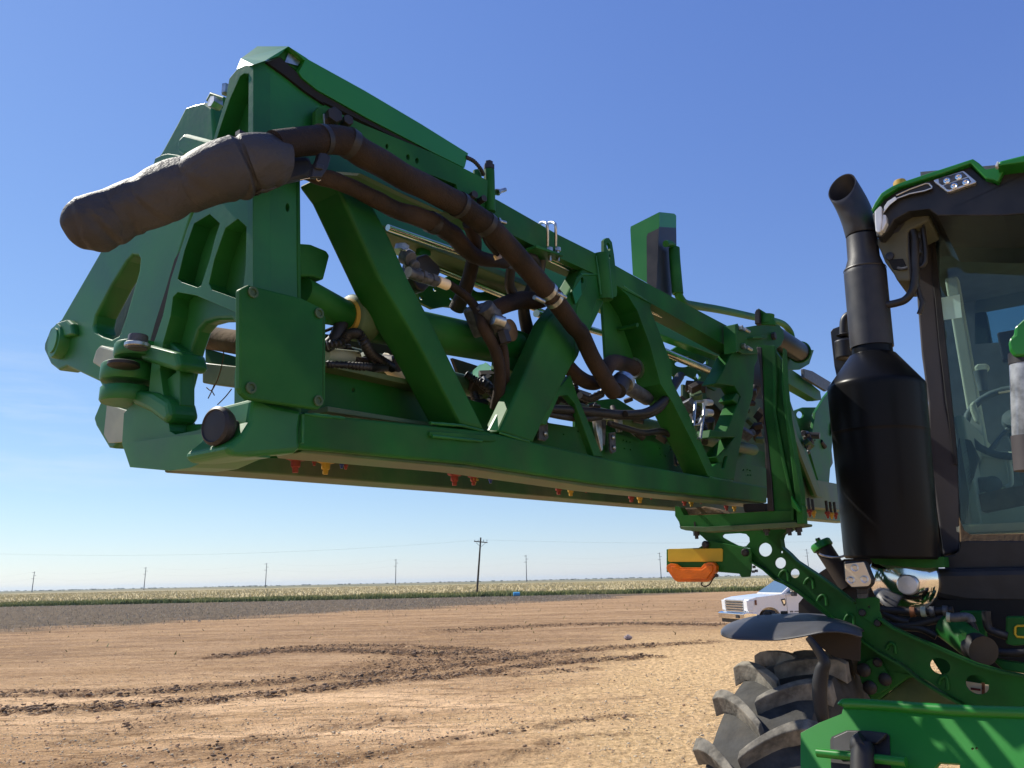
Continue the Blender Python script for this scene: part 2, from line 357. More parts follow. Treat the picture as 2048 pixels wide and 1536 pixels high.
def build_ground():
    th = np.concatenate([np.linspace(-180, -50, 26)[:-1], np.linspace(-50, 50, 900), np.linspace(50, 180, 26)[1:-1]])
    rr = np.concatenate([np.linspace(0.15, 3.5, 30)[:-1], np.geomspace(3.5, 110, 640), np.geomspace(112, 9000, 60)])
    T, Rr = np.meshgrid(np.radians(th), rr)
    x = Rr * np.sin(T); y = Rr * np.cos(T)
    near = np.clip(1 - (Rr - 60) / 60, 0, 1)
    dark, hgt = track_mask(x, y)
    clod = np.clip(fbm(x * 3.2, y * 3.2, 3, 4) * 1.6 - 0.55, 0, 1)
    sharp = np.abs(fbm(x * 9, y * 9, 9, 3) - 0.44)
    z = (fbm(x * 0.25, y * 0.25, 1, 3) - 0.45) * 0.10 + (fbm(x * 1.7, y * 1.7, 2, 4) - 0.45) * 0.04
    z += (fbm(x * 2.2 + y * .5, y * 8 - x * 2, 15, 4) - 0.45) * 0.035
    z += (fbm(x * 14, y * 14, 5, 3) - 0.45) * 0.02 + np.clip(fbm(x * 30, y * 30, 6, 2) - 0.42, 0, 1) * 0.02
    z += np.clip(dark * 1.6, 0, 1) * ((clod - 0.35) * 0.13 + sharp * 0.16) * np.clip((hgt > 0) * 1.0, 0, 1)
    sgrav = np.clip((x * 0.55 - y * 0.12 + 1.5) / 3, 0, 1)
    z *= near; z -= 0.02
    n = len(th); m = len(rr)
    co = np.stack([x, y, z], -1).reshape(-1, 3)
    idx = np.arange(m * n).reshape(m, n)
    a = idx[:-1, :]; b = idx[1:, :]; a2 = np.roll(a, -1, 1); b2 = np.roll(b, -1, 1)
    q = np.stack([a, a2, b2, b], -1).reshape(-1, 4)
    me = bpy.data.meshes.new('ground'); me.vertices.add(len(co) + 1); me.vertices.foreach_set('co', np.concatenate([co.ravel(), [0, 0, -0.02]]))
    fans = np.stack([np.full(n, len(co)), np.roll(idx[0], -1), idx[0]], -1)
    nl = len(q) * 4 + n * 3
    me.loops.add(nl); me.loops.foreach_set('vertex_index', np.concatenate([q.ravel(), fans.ravel()]))
    me.polygons.add(len(q) + n)
    me.polygons.foreach_set('loop_start', np.concatenate([np.arange(len(q)) * 4, len(q) * 4 + np.arange(n) * 3]))
    me.update(calc_edges=True)
    at = me.attributes.new('mudmask', 'FLOAT', 'POINT'); at.data.foreach_set('value', np.concatenate([dark.ravel(), [0]]))
    # stubble field edge follows a slanting line in the world
    e0, e1 = G([(0, 1262)])[0], G([(1150, 1200)])[0]
    f = ((x - e0[0]) * (e1[1] - e0[1]) - (y - e0[1]) * (e1[0] - e0[0])) / math.hypot(e1[0] - e0[0], e1[1] - e0[1])
    f = -f + (fbm(x * 0.25, y * 0.25, 21) - 0.5) * 16
    at = me.attributes.new('stubble', 'FLOAT', 'POINT'); at.data.foreach_set('value', np.concatenate([np.clip(f / 9 + 0.35, 0, 1).ravel(), [0]]))
    me.polygons.foreach_set('use_smooth', [True] * len(me.polygons))
    o = bpy.data.objects.new('ground', me); col.objects.link(o); WL[o] = V((0, 0, 0))
    tag(o, 'bare brown soil and gravel yard running out to flat fields', 'ground', kind='structure')
    m = bpy.data.materials.new('soil'); m.use_nodes = True; t = m.node_tree; L = t.links.new; b = t.nodes['Principled BSDF']; b.inputs['Roughness'].default_value = 0.95; b.inputs['Specular IOR Level'].default_value = 0.1
    geo = t.nodes.new('ShaderNodeNewGeometry')
    def nz(scale, det=6, rough=0.6, vec=None):
        k = t.nodes.new('ShaderNodeTexNoise'); k.inputs['Scale'].default_value = scale; k.inputs['Detail'].default_value = det; k.inputs['Roughness'].default_value = rough
        L(vec or geo.outputs['Position'], k.inputs['Vector']); return k.outputs[0]
    def rng(s, a, b_, c=0, d=1):
        k = t.nodes.new('ShaderNodeMapRange'); k.inputs[1].default_value = a; k.inputs[2].default_value = b_; k.inputs[3].default_value = c; k.inputs[4].default_value = d; L(s, k.inputs[0]); return k.outputs[0]
    def mix(f_, c1, c2, mode='MIX'):
        k = t.nodes.new('ShaderNodeMix'); k.data_type = 'RGBA'; k.blend_type = mode
        if isinstance(f_, float): k.inputs[0].default_value = f_
        else: L(f_, k.inputs[0])
        for i, c in ((6, c1), (7, c2)):
            if isinstance(c, tuple): k.inputs[i].default_value = (*c, 1)
            else: L(c, k.inputs[i])
        return k.outputs[2]
    def math_(op, a, b_):
        k = t.nodes.new('ShaderNodeMath'); k.operation = op; k.use_clamp = True
        for i, c in ((0, a), (1, b_)):
            if isinstance(c, (int, float)): k.inputs[i].default_value = c
            else: L(c, k.inputs[i])
        return k.outputs[0]
    sep = t.nodes.new('ShaderNodeSeparateXYZ'); L(geo.outputs['Position'], sep.inputs[0])
    # streaky coordinates (traffic runs across the yard)
    mp = t.nodes.new('ShaderNodeMapping'); mp.inputs['Scale'].default_value = (0.22, 1.0, 1.0); mp.inputs['Rotation'].default_value = (0, 0, R(-14)); L(geo.outputs['Position'], mp.inputs[0])
    base = mix(rng(nz(0.35, 8, 0.65, mp.outputs[0]), 0.42, 0.60), (0.58, 0.40, 0.24), (0.94, 0.68, 0.43))
    base = mix(rng(nz(0.13, 7, 0.65, mp.outputs[0]), 0.46, 0.58, 0, 0.4), base, (0.38, 0.24, 0.135))
    base = mix(rng(sep.outputs[1], 14, 27, 0, 0.85), base, mix(rng(nz(0.5, 8, 0.7, mp.outputs[0]), 0.44, 0.58), (0.165, 0.105, 0.066), (0.34, 0.235, 0.15)))
    base = mix(rng(nz(1.6, 8, 0.7, mp.outputs[0]), 0.47, 0.60, 0, 0.65), base, (0.40, 0.265, 0.14))
    base = mix(rng(nz(5.0, 8, 0.75, mp.outputs[0]), 0.53, 0.585, 0, 0.8), base, (0.25, 0.158, 0.085))
    base = mix(rng(nz(11, 6, 0.7, mp.outputs[0]), 0.56, 0.66, 0, 0.6), base, (0.80, 0.60, 0.38))
    # pale gravel to the right
    gx = t.nodes.new('ShaderNodeMath'); gx.operation = 'MULTIPLY_ADD'; gx.inputs[1].default_value = 1.0; L(sep.outputs[0], gx.inputs[0])
    yk = math_('MULTIPLY', sep.outputs[1], 0.0)
    ym = t.nodes.new('ShaderNodeMath'); ym.operation = 'MULTIPLY'; ym.inputs[1].default_value = -0.17; L(sep.outputs[1], ym.inputs[0]); L(ym.outputs[0], gx.inputs[2])
    wob = t.nodes.new('ShaderNodeMath'); wob.operation = 'MULTIPLY_ADD'; wob.inputs[1].default_value = 7.0; L(nz(0.5, 6), wob.inputs[0]); L(gx.outputs[0], wob.inputs[2])
    gmask = rng(wob.outputs[0], 0.4, 3.4)
    fade = rng(sep.outputs[1], 21, 38, 1, 0)
    gmask = math_('MULTIPLY', gmask, fade)
    grav = mix(rng(nz(9, 8, 0.75), 0.40, 0.60), (0.44, 0.305, 0.16), (0.86, 0.64, 0.37))
    base = mix(gmask, base, grav)
    # mud clods
    am = t.nodes.new('ShaderNodeAttribute'); am.attribute_name = 'mudmask'
    mm = math_('MULTIPLY', rng(am.outputs['Fac'], 0.04, 0.65), rng(nz(2.6, 9, 0.75), 0.40, 0.58, 0.1, 1.1))
    base = mix(mm, base, (0.13, 0.078, 0.046))
    # fine speckle
    base = mix(rng(nz(22, 5, 0.7), 0.56, 0.70, 0, 0.5), base, (0.19, 0.12, 0.075))
    base = mix(rng(nz(48, 3, 0.6), 0.60, 0.72, 0, 0.55), base, (0.82, 0.68, 0.45))
    base = mix(1.0, base, (1.16, 1.06, 0.93), 'MULTIPLY')
    # stubble strip
    as_ = t.nodes.new('ShaderNodeAttribute'); as_.attribute_name = 'stubble'
    stub = mix(rng(nz(1.2, 9, 0.8), 0.43, 0.60), (0.095, 0.07, 0.045), (0.22, 0.165, 0.105))
    base = mix(rng(as_.outputs['Fac'], 0.1, 0.9), base, stub)
    # far bands
    fld = mix(rng(nz(0.05, 8, 0.7), 0.4, 0.62), (0.42, 0.34, 0.17), (0.58, 0.47, 0.26))
    base_f = 0
    base = mix(rng(sep.outputs[1], 112, 116), base, (0.30, 0.27, 0.13))
    base = mix(rng(sep.outputs[1], 134, 140), base, fld)
    f2 = mix(rng(nz(0.004, 5, 0.6), 0.4, 0.6), (0.12, 0.13, 0.07), (0.30, 0.25, 0.15))
    base = mix(rng(sep.outputs[1], 480, 700), base, f2)
    L(base, b.inputs['Base Color'])
    bp = t.nodes.new('ShaderNodeBump'); bp.inputs['Distance'].default_value = 0.045; bp.inputs['Strength'].default_value = 1.0; L(nz(26, 6, 0.7), bp.inputs['Height'])
    bp2 = t.nodes.new('ShaderNodeBump'); bp2.inputs['Distance'].default_value = 0.16; bp2.inputs['Strength'].default_value = 0.9; L(nz(4.5, 7, 0.65), bp2.inputs['Height']); L(bp.outputs[0], bp2.inputs['Normal'])
    L(bp2.outputs[0], b.inputs['Normal'])
    me.materials.append(m)
build_ground()

ICO = None
def scatter_stones(name, xs, ys, zs, sizes, m, label, cat, squash=0.6, seed=1):
    bm = bmesh.new(); bmesh.ops.create_icosphere(bm, subdivisions=1, radius=1); bm.verts.ensure_lookup_table()
    iv = np.array([v.co[:] for v in bm.verts]); ifc = np.array([[v.index for v in f.verts] for f in bm.faces]); bm.free()
    rs = np.random.RandomState(seed); n = len(xs)
    nv = len(iv)
    jit = rs.uniform(0.6, 1.25, (n, nv, 1))
    a = rs.uniform(0, 6.28, n); ca, sa = np.cos(a), np.sin(a)
    v = iv[None] * jit * np.array(sizes)[:, None, None] * np.stack([rs.uniform(.8, 1.5, n), rs.uniform(.7, 1.1, n), rs.uniform(.7, 1.2, n) * squash], -1)[:, None, :]
    x = v[..., 0] * ca[:, None] - v[..., 1] * sa[:, None]; y = v[..., 0] * sa[:, None] + v[..., 1] * ca[:, None]
    co = np.stack([x + np.array(xs)[:, None], y + np.array(ys)[:, None], v[..., 2] + np.array(zs)[:, None]], -1).reshape(-1, 3)
    fc = (ifc[None] + (np.arange(n) * nv)[:, None, None]).reshape(-1, 3)
    me = bpy.data.meshes.new(name); me.vertices.add(len(co)); me.vertices.foreach_set('co', co.ravel())
    me.loops.add(fc.size); me.loops.foreach_set('vertex_index', fc.ravel()); me.polygons.add(len(fc)); me.polygons.foreach_set('loop_start', np.arange(len(fc)) * 3); me.update(calc_edges=True)
    o = bpy.data.objects.new(name, me); col.objects.link(o); me.materials.append(MATS[m]); tag(o, label, cat, kind='stuff'); WL[o] = V((0, 0, 0)); return o
mat('clod', (0.26, 0.165, 0.095), 0.95, noise=0.35, nscale=3, bump=0.5, bscale=60)
mat('clod_pale', (0.48, 0.31, 0.18), 0.95, noise=0.3, nscale=3, bump=0.4, bscale=60)
rs = np.random.RandomState(3)
xs, ys, ss = [], [], []
for spec, hw, dk, hh in TRACKS:
    if dk < 0.3: continue
    pts = G(X(spec))
    for (ax, ay), (bx, by) in zip(pts[:-1], pts[1:]):
        L_ = math.hypot(bx - ax, by - ay); k = int(L_ * hw * 420 * (dk ** 1.7))
        k = min(int(k * 1.5), 6000)
        t = rs.rand(k); o_ = rs.normal(0, 0.8, k) * hw
        nx, ny = -(by - ay) / L_, (bx - ax) / L_
        xs += list(ax + (bx - ax) * t + nx * o_); ys += list(ay + (by - ay) * t + ny * o_); ss += list(np.clip(rs.lognormal(-4.15, 0.6, k), 0.006, 0.08) * (0.6 + 0.55 * dk))
xs = np.array(xs); ys = np.array(ys)
scatter_stones('soil_clods', xs, ys, np.full(len(xs), 0.015), ss, 'clod', 'dark crumbled soil clods thrown up along the wheel tracks', 'soil clods', 0.5, 4)
n = 26000
yy = 4.5 * np.exp(rs.rand(n) * 1.55); xx = (rs.rand(n) * 1.5 - 0.72) * yy + 0.2
scatter_stones('gravel', xx, yy, np.full(n, -0.002), np.clip(rs.lognormal(-4.75, 0.45, n), 0.004, 0.035), 'stone', 'pale loose gravel strewn over the near ground', 'gravel', 0.6, 5)
n = 16000
yy = 4.5 * np.exp(rs.rand(n) * 2.3); xx = (rs.rand(n) * 1.7 - 0.9) * yy
scatter_stones('soil_crumbs', xx, yy, np.full(n, 0.0), np.clip(rs.lognormal(-4.75, 0.5, n), 0.004, 0.04), 'clod_pale', 'small brown soil crumbs lying over the open yard', 'soil crumbs', 0.6, 6)

# ---- grass, weeds and crop: many thin blades
def blades(name, n, xr, yfun, hr, wid, m, label, cat, seed=1, lean=0.25, kind='stuff', clump=None):
    r = np.random.RandomState(seed)
    x = r.uniform(xr[0], xr[1], n); y = yfun(x, r, n)
    h = r.uniform(hr[0], hr[1], n)
    if clump is not None: h = h * (0.45 + 0.9 * vnoise(x * clump, y * clump, 77))
    a = r.uniform(0, math.pi, n); wv = wid * r.uniform(.6, 1.4, n)
    dx, dy = np.cos(a) * wv, np.sin(a) * wv
    lx, ly = r.normal(0, lean, n) * h, r.normal(0, lean, n) * h
    z0 = np.full(n, -0.03)
    co = np.stack([np.stack([x - dx, y - dy, z0], -1), np.stack([x + dx, y + dy, z0], -1), np.stack([x + lx + dx * .3, y + ly, h], -1), np.stack([x + lx * 1.1 - dx * .3, y + ly, h * .95], -1)], 1).reshape(-1, 3)
    fc = np.arange(n * 4)
    me = bpy.data.meshes.new(name); me.vertices.add(len(co)); me.vertices.foreach_set('co', co.ravel())
    me.loops.add(n * 4); me.loops.foreach_set('vertex_index', fc); me.polygons.add(n); me.polygons.foreach_set('loop_start', np.arange(n) * 4); me.update(calc_edges=True)
    o = bpy.data.objects.new(name, me); col.objects.link(o); me.materials.append(MATS[m]); tag(o, label, cat, kind=kind); WL[o] = V((0, 0, 0)); return o
mat('grass', (0.19, 0.21, 0.065), 0.8, noise=0.35, nscale=0.12, var=(0.32, 0.28, 0.11))
mat('grass_dark', (0.15, 0.18, 0.05), 0.8, noise=0.3, nscale=0.3)
mat('crop', (0.60, 0.49, 0.27), 0.85, noise=0.1, nscale=0.05, var=(0.50, 0.42, 0.20))
mat('stub_straw', (0.48, 0.40, 0.30), 0.9, noise=0.2, nscale=1)
blades('roadside_grass', 46000, (-120, 110), lambda x, r, n: 113 + r.rand(n) ** 0.8 * 24, (0.2, 0.5), 0.07, 'grass', 'strip of green roadside grass between the bare yard and the crop field', 'grass', 1, clump=0.35)
blades('dark_weeds', 8000, (-90, 110), lambda x, r, n: 112 + r.rand(n) * 5, (0.15, 0.5), 0.09, 'grass_dark', 'dark green weeds along the near edge of the roadside grass', 'weeds', 2, clump=0.22)
blades('crop_field', 60000, (-320, 320), lambda x, r, n: 140 + (r.rand(n) ** 1.6) * 340, (0.25, 0.65), 0.12, 'crop', 'dry tan crop standing in the field behind the grass strip', 'crop', 3, clump=0.06)
def stubf(x, r, n):
    e0, e1 = G([(0, 1262)])[0], G([(1150, 1200)])[0]
    y0 = e0[1] + (x - e0[0]) * (e1[1] - e0[1]) / (e1[0] - e0[0])
    y0 = np.clip(y0 - 3, 20, 110)
    return y0 + r.rand(n) * (112 - y0)
blades('crop_stubble', 20000, (-78, 12), stubf, (0.03, 0.14), 0.018, 'stub_straw', 'pale straw stubble scattered over the dark tilled strip', 'stubble', 4, lean=0.7)
blades('sparse_weeds', 500, (-30, 18), lambda x, r, n: 24 + r.rand(n) ** 0.7 * 60, (0.03, 0.10), 0.03, 'grass_dark', 'a few small weeds dotted over the bare yard', 'weeds', 5, lean=0.6)

# ---- far tree line
def treeline(name, y, x0, x1, n, hmin, hmax, m, label, seed):
    r = np.random.RandomState(seed); mb = MB()
    bm = bmesh.new(); bmesh.ops.create_icosphere(bm, subdivisions=1, radius=1); iv = [v.co.copy() for v in bm.verts]; fc = [tuple(v.index for v in f.verts) for f in bm.faces]; bm.free()
    for i in range(n):
        cx = r.uniform(x0, x1); cl = vnoise(np.array([cx * 0.004]), np.array([seed * 3.1]), 5)[0]
        if cl < 0.38: continue
        h = r.uniform(hmin, hmax) * (0.5 + cl); cy = y + r.uniform(-60, 60); rx = h * r.uniform(.8, 1.9)
        mb.add([V((cx + p.x * rx * r.uniform(.8, 1.2), cy + p.y * rx, h * .45 + p.z * h * .55 * r.uniform(.85, 1.15))) for p in iv], fc, True)
    o = mb.build(name, m, origin=(0, y, 0)); tag(o, label, 'tree line', kind='stuff')
mat('far_foliage', (0.09, 0.11, 0.07), 0.9, noise=0.3, nscale=0.02)
treeline('tree_line', 2300, -1900, 1500, 300, 0.8, 2.6, 'far_foliage', 'low dark tree line far off on the horizon', 1)
treeline('distant_woods', 4200, -3600, 3600, 600, 1.5, 5, 'far_foliage', 'faint bluish belt of distant woods along the horizon', 2)

# ================================================================ THINGS FAR OFF
def lean_pole(name, label, cat, px, pytop, D, m, wood=False, group=None, lean=0.0):
    base = V(((0, 0, 0))); r0 = ray(px, 1165); x = r0.x / r0.y * D
    top = P(px, pytop, (V((0, D, 0)), V((0, 1, 0))))
    root = thing(name, label, cat, (x, D, 0), group)
    x = top.x - lean; WL[root] = V((x, D, 0)); root.location = (x, D, 0)
    return root, V((x, D, 0)), top
labs = ['leftmost distant power pole, near the left edge of the photo', 'second distant power pole from the left', 'third distant power pole from the left, below the big boom hinge',
        'fourth distant power pole from the left, left of the near wooden pole', 'fifth distant power pole, right of the near wooden pole', 'distant power pole just left of the amber marker light', 'distant power pole between the support arm and the black exhaust']
tops = []
for (px, py), lb in zip([(69, 1143), (292, 1134), (533.5, 1126), (792, 1118), (1052, 1110), (1319, 1105), (1613, 1098)], labs):
    root, b, t = lean_pole('power_pole', lb, 'power pole', px, py, 950, 'far_pole', group='tall power poles far off along the horizon')
    hp = t.z
    MB().tube([b, V((b.x, b.y, hp))], [0.55, 0.3], sides=8, sub=1).build('mast', 'far_pole', root)
    c = MB()
    for k in range(3): 
        z = hp - 1.2 - k * 3.6; c.box((b.x + (0.9 if k % 2 else -0.9), b.y, z), V((1.7, 0, 0)), V((0, .15, 0)), V((0, 0, .18)))
    c.build('cross_arm', 'far_pole', root)
    tops.append(V((b.x, b.y, hp)))
def wire(name, label, a, b, sag, r, segs=14, group=None):
    pts = [a.lerp(b, i / segs) - Z * sag * 4 * (i / segs) * (1 - i / segs) for i in range(segs + 1)]
    o = MB().tube(pts, r, sides=4, sub=1).build(name, 'far_pole'); tag(o, label, 'power line', group)
ext = [tops[0] + (tops[0] - tops[1])] + tops + [tops[-1] + (tops[-1] - tops[-2])]
for k in range(2):
    pts = []
    for a, b in zip(ext[:-1], ext[1:]):
        for i in range(10): t_ = i / 10; pts.append(a.lerp(b, t_) - Z * (0.4 + k * 7.2 + 5 * 4 * t_ * (1 - t_)))
    pts.append(ext[-1] - Z * (0.4 + k * 7.2))
    tag(MB().tube(pts, 0.022, sides=4, sub=1).build('power_line', 'far_pole'), ['upper', 'lower'][k] + ' thin wire sagging between the distant power poles', 'power line', 'wires between the distant power poles')
# near wooden pole
D = 135
root, b, t = lean_pole('utility_pole', 'leaning dark wooden utility pole with a crossarm beside the grass strip', 'utility pole', 961.5, 1075, D, 'wood_pole', lean=0.75)
MB().tube([b, t], [0.19, 0.13], sides=12, sub=1).build('pole', 'wood_pole', root)
ca = t - Z * 0.75
MB().box(ca, V((1.15, 0.15, -0.12)), V((0, .07, 0)), V((0, 0, .08))).build('crossarm', 'wood_pole', root)
ins = MB()
for q in (-1.05, -0.45, 0.45, 1.05): ins.cyl(ca + V((q, 0, 0.05)), ca + V((q, 0, 0.38)), 0.07, 0.05, 8)
ins.build('insulator', 'zinc', root)
MB().tube([ca + V((-.8, 0, -.1)), t - Z * 1.6, ca + V((.8, 0, -.2))], 0.03, sides=6, sub=1).build('brace', 'wood_pole', root)
for q, nm in ((-1.0, 'wire running left and right from the near end of the wooden pole crossarm'), (1.0, 'wire running left and right from the far end of the wooden pole crossarm')):
    a = ca + V((q, 0, 0.36)); pts = []
    for sx in (-1, 0):
        e = V((-95 if sx < 0 else 110, 4, 0)); s0 = a + e if sx < 0 else a; s1 = a if sx < 0 else a + e
        for i in range(12): k = i / 12; pts.append(s0.lerp(s1, k) - Z * 1.4 * 4 * k * (1 - k))
    pts.append(a + V((110, 4, 0)))
    tag(MB().tube(pts, 0.005, sides=4, sub=1).build('power_line', 'far_pole'), nm, 'power line')
# rock and drum
p = P(1256, 1275, ZP(0.06))
bm = bmesh.new(); bmesh.ops.create_icosphere(bm, subdivisions=3, radius=1)
for v in bm.verts:
    nrm = v.co.copy(); k = 1 + 0.25 * math.sin(nrm.x * 4 + 1) * math.cos(nrm.y * 3) + 0.12 * math.sin(nrm.z * 9 + nrm.x * 7); v.co = V((nrm.x * .17 * k, nrm.y * .12 * k, nrm.z * .09 * k)) + p
me = bpy.data.meshes.new('rock'); bm.to_mesh(me); bm.free()
tag(link('rock', me, 'rock', smooth=False), 'single pale pinkish rock lying on the bare ground', 'rock')
p = P(1033, 1189, (V((0, 111, 0)), V((0, 1, 0)))); p.z = 0.28
tag(MB().lathe(p - V((.45, 0, 0)), (1, .1, 0), [(0, 0), (.25, 0), (.28, .02), (.28, .3), (.295, .31), (.28, .32), (.28, .6), (.295, .61), (.28, .62), (.28, .88), (.25, .9), (0, .9)], 20).build('drum', 'blue_drum'), 'small blue drum lying at the edge of the grass strip', 'drum')

# ================================================================ PICKUP TRUCK
def build_truck():
    base = P(1452, 1262, (V((0, 30.0, 0)), V((0, 1, 0)))); yaw = R(180 + 14)
    S = 1.0
    fx = V((math.cos(yaw), math.sin(yaw), 0)) * S; fy = V((-math.sin(yaw), math.cos(yaw), 0)) * S; fz = Z * S
    org = V((8.62, 32.0, 0))           # front centre of the bumper
    # local: x back from the bumper (0..6), y across (camera side = +), z up
    side = fy if fy.y < 0 else -fy
    back = -fx
    def W(x, y, z): return org + back * x + side * y + fz * z
    root = thing('pickup_truck', 'white full size pickup truck with chrome grille parked behind the sprayer', 'pickup truck', W(3, 0, 0))
    hw = 0.98
    def arch(cx, r, n=12): return [(cx - r * math.cos(math.pi * i / n), 0.42 + r * 0.98 * math.sin(math.pi * i / n)) for i in range(n + 1)]
    prof = [(0.14, 0.72), (0.10, 1.10), (0.16, 1.24), (0.5, 1.32), (1.5, 1.40), (2.0, 1.42), (6.2, 1.42), (6.22, 0.55), (5.6, 0.5)] + arch(5.05, 0.52)[::-1] + [(4.4, 0.45), (1.6, 0.45)] + arch(1.02, 0.52)[::-1] + [(0.42, 0.55)]
    mb = MB(); mb.prism([W(x, hw, z) for x, z in prof], -side * 2 * hw)
    mb.build('body', 'truck_white', root, bevel=0.05, seg=3)
    # greenhouse
    g0 = [(1.62, 1.41), (2.45, 1.93), (4.35, 1.96), (4.55, 1.41)]
    vs = [W(x, s * (0.93 if i in (0, 3) else 0.76), z) for s in (1, -1) for i, (x, z) in enumerate(g0)]
    MB().add(vs, [(0, 1, 2, 3), (7, 6, 5, 4), (0, 4, 5, 1), (1, 5, 6, 2), (2, 6, 7, 3), (3, 7, 4, 0)]).build('cab', 'truck_white', root, bevel=0.04)
    def gl(name, pts, off):
        mb = MB(); mb.prism([q + off for q in pts], -off * 1.6); mb.build(name, 'truck_glass', root)
    wsn = (W(1.62, 0, 1.41) - W(2.45, 0, 1.93)).normalized().cross(side).normalized(); wsn = wsn if wsn.z > 0 else -wsn
    gl('windshield', [W(1.70, .86, 1.46), W(2.41, .71, 1.905), W(2.41, -.71, 1.905), W(1.70, -.86, 1.46)], wsn * 0.012)
    gl('window', [W(1.86, .925, 1.45), W(2.52, .785, 1.87), W(3.1, .785, 1.88), W(3.1, .925, 1.45)], side * 0.02)
    gl('window', [W(3.2, .925, 1.45), W(3.2, .785, 1.88), W(4.15, .785, 1.88), W(4.3, .925, 1.45)], side * 0.02)
    # front end
    MB().box(W(0.10, 0, 0.98), back * 0.03, side * 0.72, fz * 0.26).build('grille', 'silver', root, bevel=0.02)
    g_ = MB()
    for i in range(5): g_.box(W(0.06, 0, 0.79 + i * 0.095), back * 0.02, side * 0.66, fz * 0.022)
    g_.build('grille_bar', 'chrome', root)
    d_ = MB()
    for i in range(4): d_.box(W(0.068, 0, 0.835 + i * 0.095), back * 0.01, side * 0.66, fz * 0.018)
    d_.build('grille_gap', 'black_plastic', root)
    MB().prism([W(x, 1.0, z) for x, z in [(-0.12, 0.50), (-0.14, 0.72), (0.0, 0.76), (0.44, 0.74), (0.46, 0.56), (0.05, 0.46)]], -side * 2.0).build('bumper', 'chrome', root, bevel=0.03, seg=3)
    MB().prism([W(x, 0.93, z) for x, z in [(-0.02, 0.34), (-0.03, 0.51), (0.4, 0.52), (0.4, 0.4)]], -side * 1.86).build('air_dam', 'black_plastic', root, bevel=0.01)
    MB().box(W(-0.13, .55, 0.60), back * 0.03, side * 0.12, fz * 0.06).build('fog_light', 'black_plastic', root, bevel=0.01)
    for s in (1, -1):
        MB().prism([W(x, s * 1.0, z) for x, z in [(0.07, 0.80), (0.05, 1.20), (0.42, 1.22), (0.36, 1.05), (0.30, 0.82)]], -side * s * 0.27).build('headlight', 'lens', root, bevel=0.02)
        MB().box(W(0.44, s * 1.0, 1.12), back * 0.035, side * 0.02, fz * 0.09).build('side_marker', 'rust', root, bevel=0.005)
    # wheels
    for cx in (1.02, 5.05):
        for s in (1, -1):
            c = W(cx, s * 0.86, 0.42)
            wt = MB().lathe(c - side * 0.13 * s, side * s, [(0.22, 0), (.38, 0), (.42, .03), (.42, .23), (.38, .26), (.25, .26), (.24, .22)], 32).build('tyre', 'black_rubber', root)
            MB().lathe(c - side * 0.13 * s, side * s, [(0.25, .24), (.23, .2), (.12, .16), (.08, .2), (0, .2)], 24).build('rim', 'silver', wt)
    # mirror, badge, trim
    mm = MB().box(W(2.02, 1.2, 1.50), back * 0.07, side * 0.13, fz * 0.17).build('mirror', 'black_plastic', root, bevel=0.03, seg=3)
    MB().box(W(1.95, 1.2, 1.58), back * 0.03, side * 0.12, fz * 0.09).build('mirror_cap', 'chrome', mm, bevel=0.02)
    MB().tube([W(2.08, .95, 1.42), W(2.05, 1.12, 1.42)], 0.03, sides=8, sub=1).build('arm', 'black_plastic', mm)
    MB().prism([W(x, 0.985, z) for x, z in [(1.56, 1.22), (1.74, 1.24), (1.76, 1.05), (1.70, 0.96), (1.64, 0.98)]], side * 0.02).build('vent_badge', 'black_plastic', root, bevel=0.004)
    MB().prism([W(x, 1.0, z) for x, z in [(1.60, 1.18), (1.71, 1.19), (1.72, 1.07), (1.66, 1.02)]], side * 0.012).build('badge', 'chrome', root)
    sm = MB()
    for x in (1.80, 3.14): sm.box(W(x, 0.979, 1.0), back * 0.006, side * 0.004, fz * 0.40)
    for x in (2.44,): sm.box(W(x, 0.979, 0.62), back * 0.64, side * 0.004, fz * 0.006)
    sm.build('door_seam', 'dark_gap', root)
    lt = MB()
    for i, x in enumerate([1.93, 1.98, 2.03, 2.13, 2.18, 2.23, 2.28, 2.33, 2.38, 2.43]): lt.box(W(x, 0.981, 0.74), back * 0.018, side * 0.003, fz * (0.03 if i < 3 else 0.02))
    lt.build('door_lettering', 'dark_gap', root)
    MB().box(W(2.95, 1.0, 1.22), back * 0.12, side * 0.02, fz * 0.025).build('handle', 'chrome', root, bevel=0.01)
    MB().box(W(2.6, .9, 0.40), back * 0.9, side * 0.1, fz * 0.04).build('running_board', 'black_plastic', root, bevel=0.01)
build_truck()

# ================================================================ THE SPRAYER
def mid(pts): return sum(pts, V((0, 0, 0))) / len(pts)
base = O + U * 2.2 - N * 1.4; base.z = 0
SPR = thing('crop_sprayer', 'big green self-propelled crop sprayer with its spray boom folded forward over the yard', 'crop sprayer', base)
# ---------------- near boom: lower chord is the boom's own mesh
boom = plate('spray_boom', '. 604,824 972,862 1072,885 1200,914 1240,923 1534,974 1534,1006 1200,969 935,928 597,897 590,860', NP(0), 0.11, 'paint', SPR, bevel=0.006, seg=3)
sub = lambda name, poly, pl, th, m='paint', **k: plate(name, poly, pl, th, m, boom, **k)
sub('chord_lip', '. 606,897 935,929 1200,970 1534,1007 1534,1012 1200,977 935,937 600,905', NP(0.012), 0.085, 'paint_dirty', bevel=0.003)  # dusty tan also paints the ground's reflection on this lower lip
sub('splice_plate', 'D 960,968 1385,992 1385,1030 1340,1034 960,1000', NP(-0.006), 0.02, bevel=0.002)
sub('end_gusset', 'B 1425,940 1480,965 1750,1020 1735,1120 1735,1270 1700,1300 1425,1325 1290,1318 1250,1262 1350,1180 1400,1100', NP(-0.008), 0.12, 'paint_cast', bevel=0.012, seg=3)
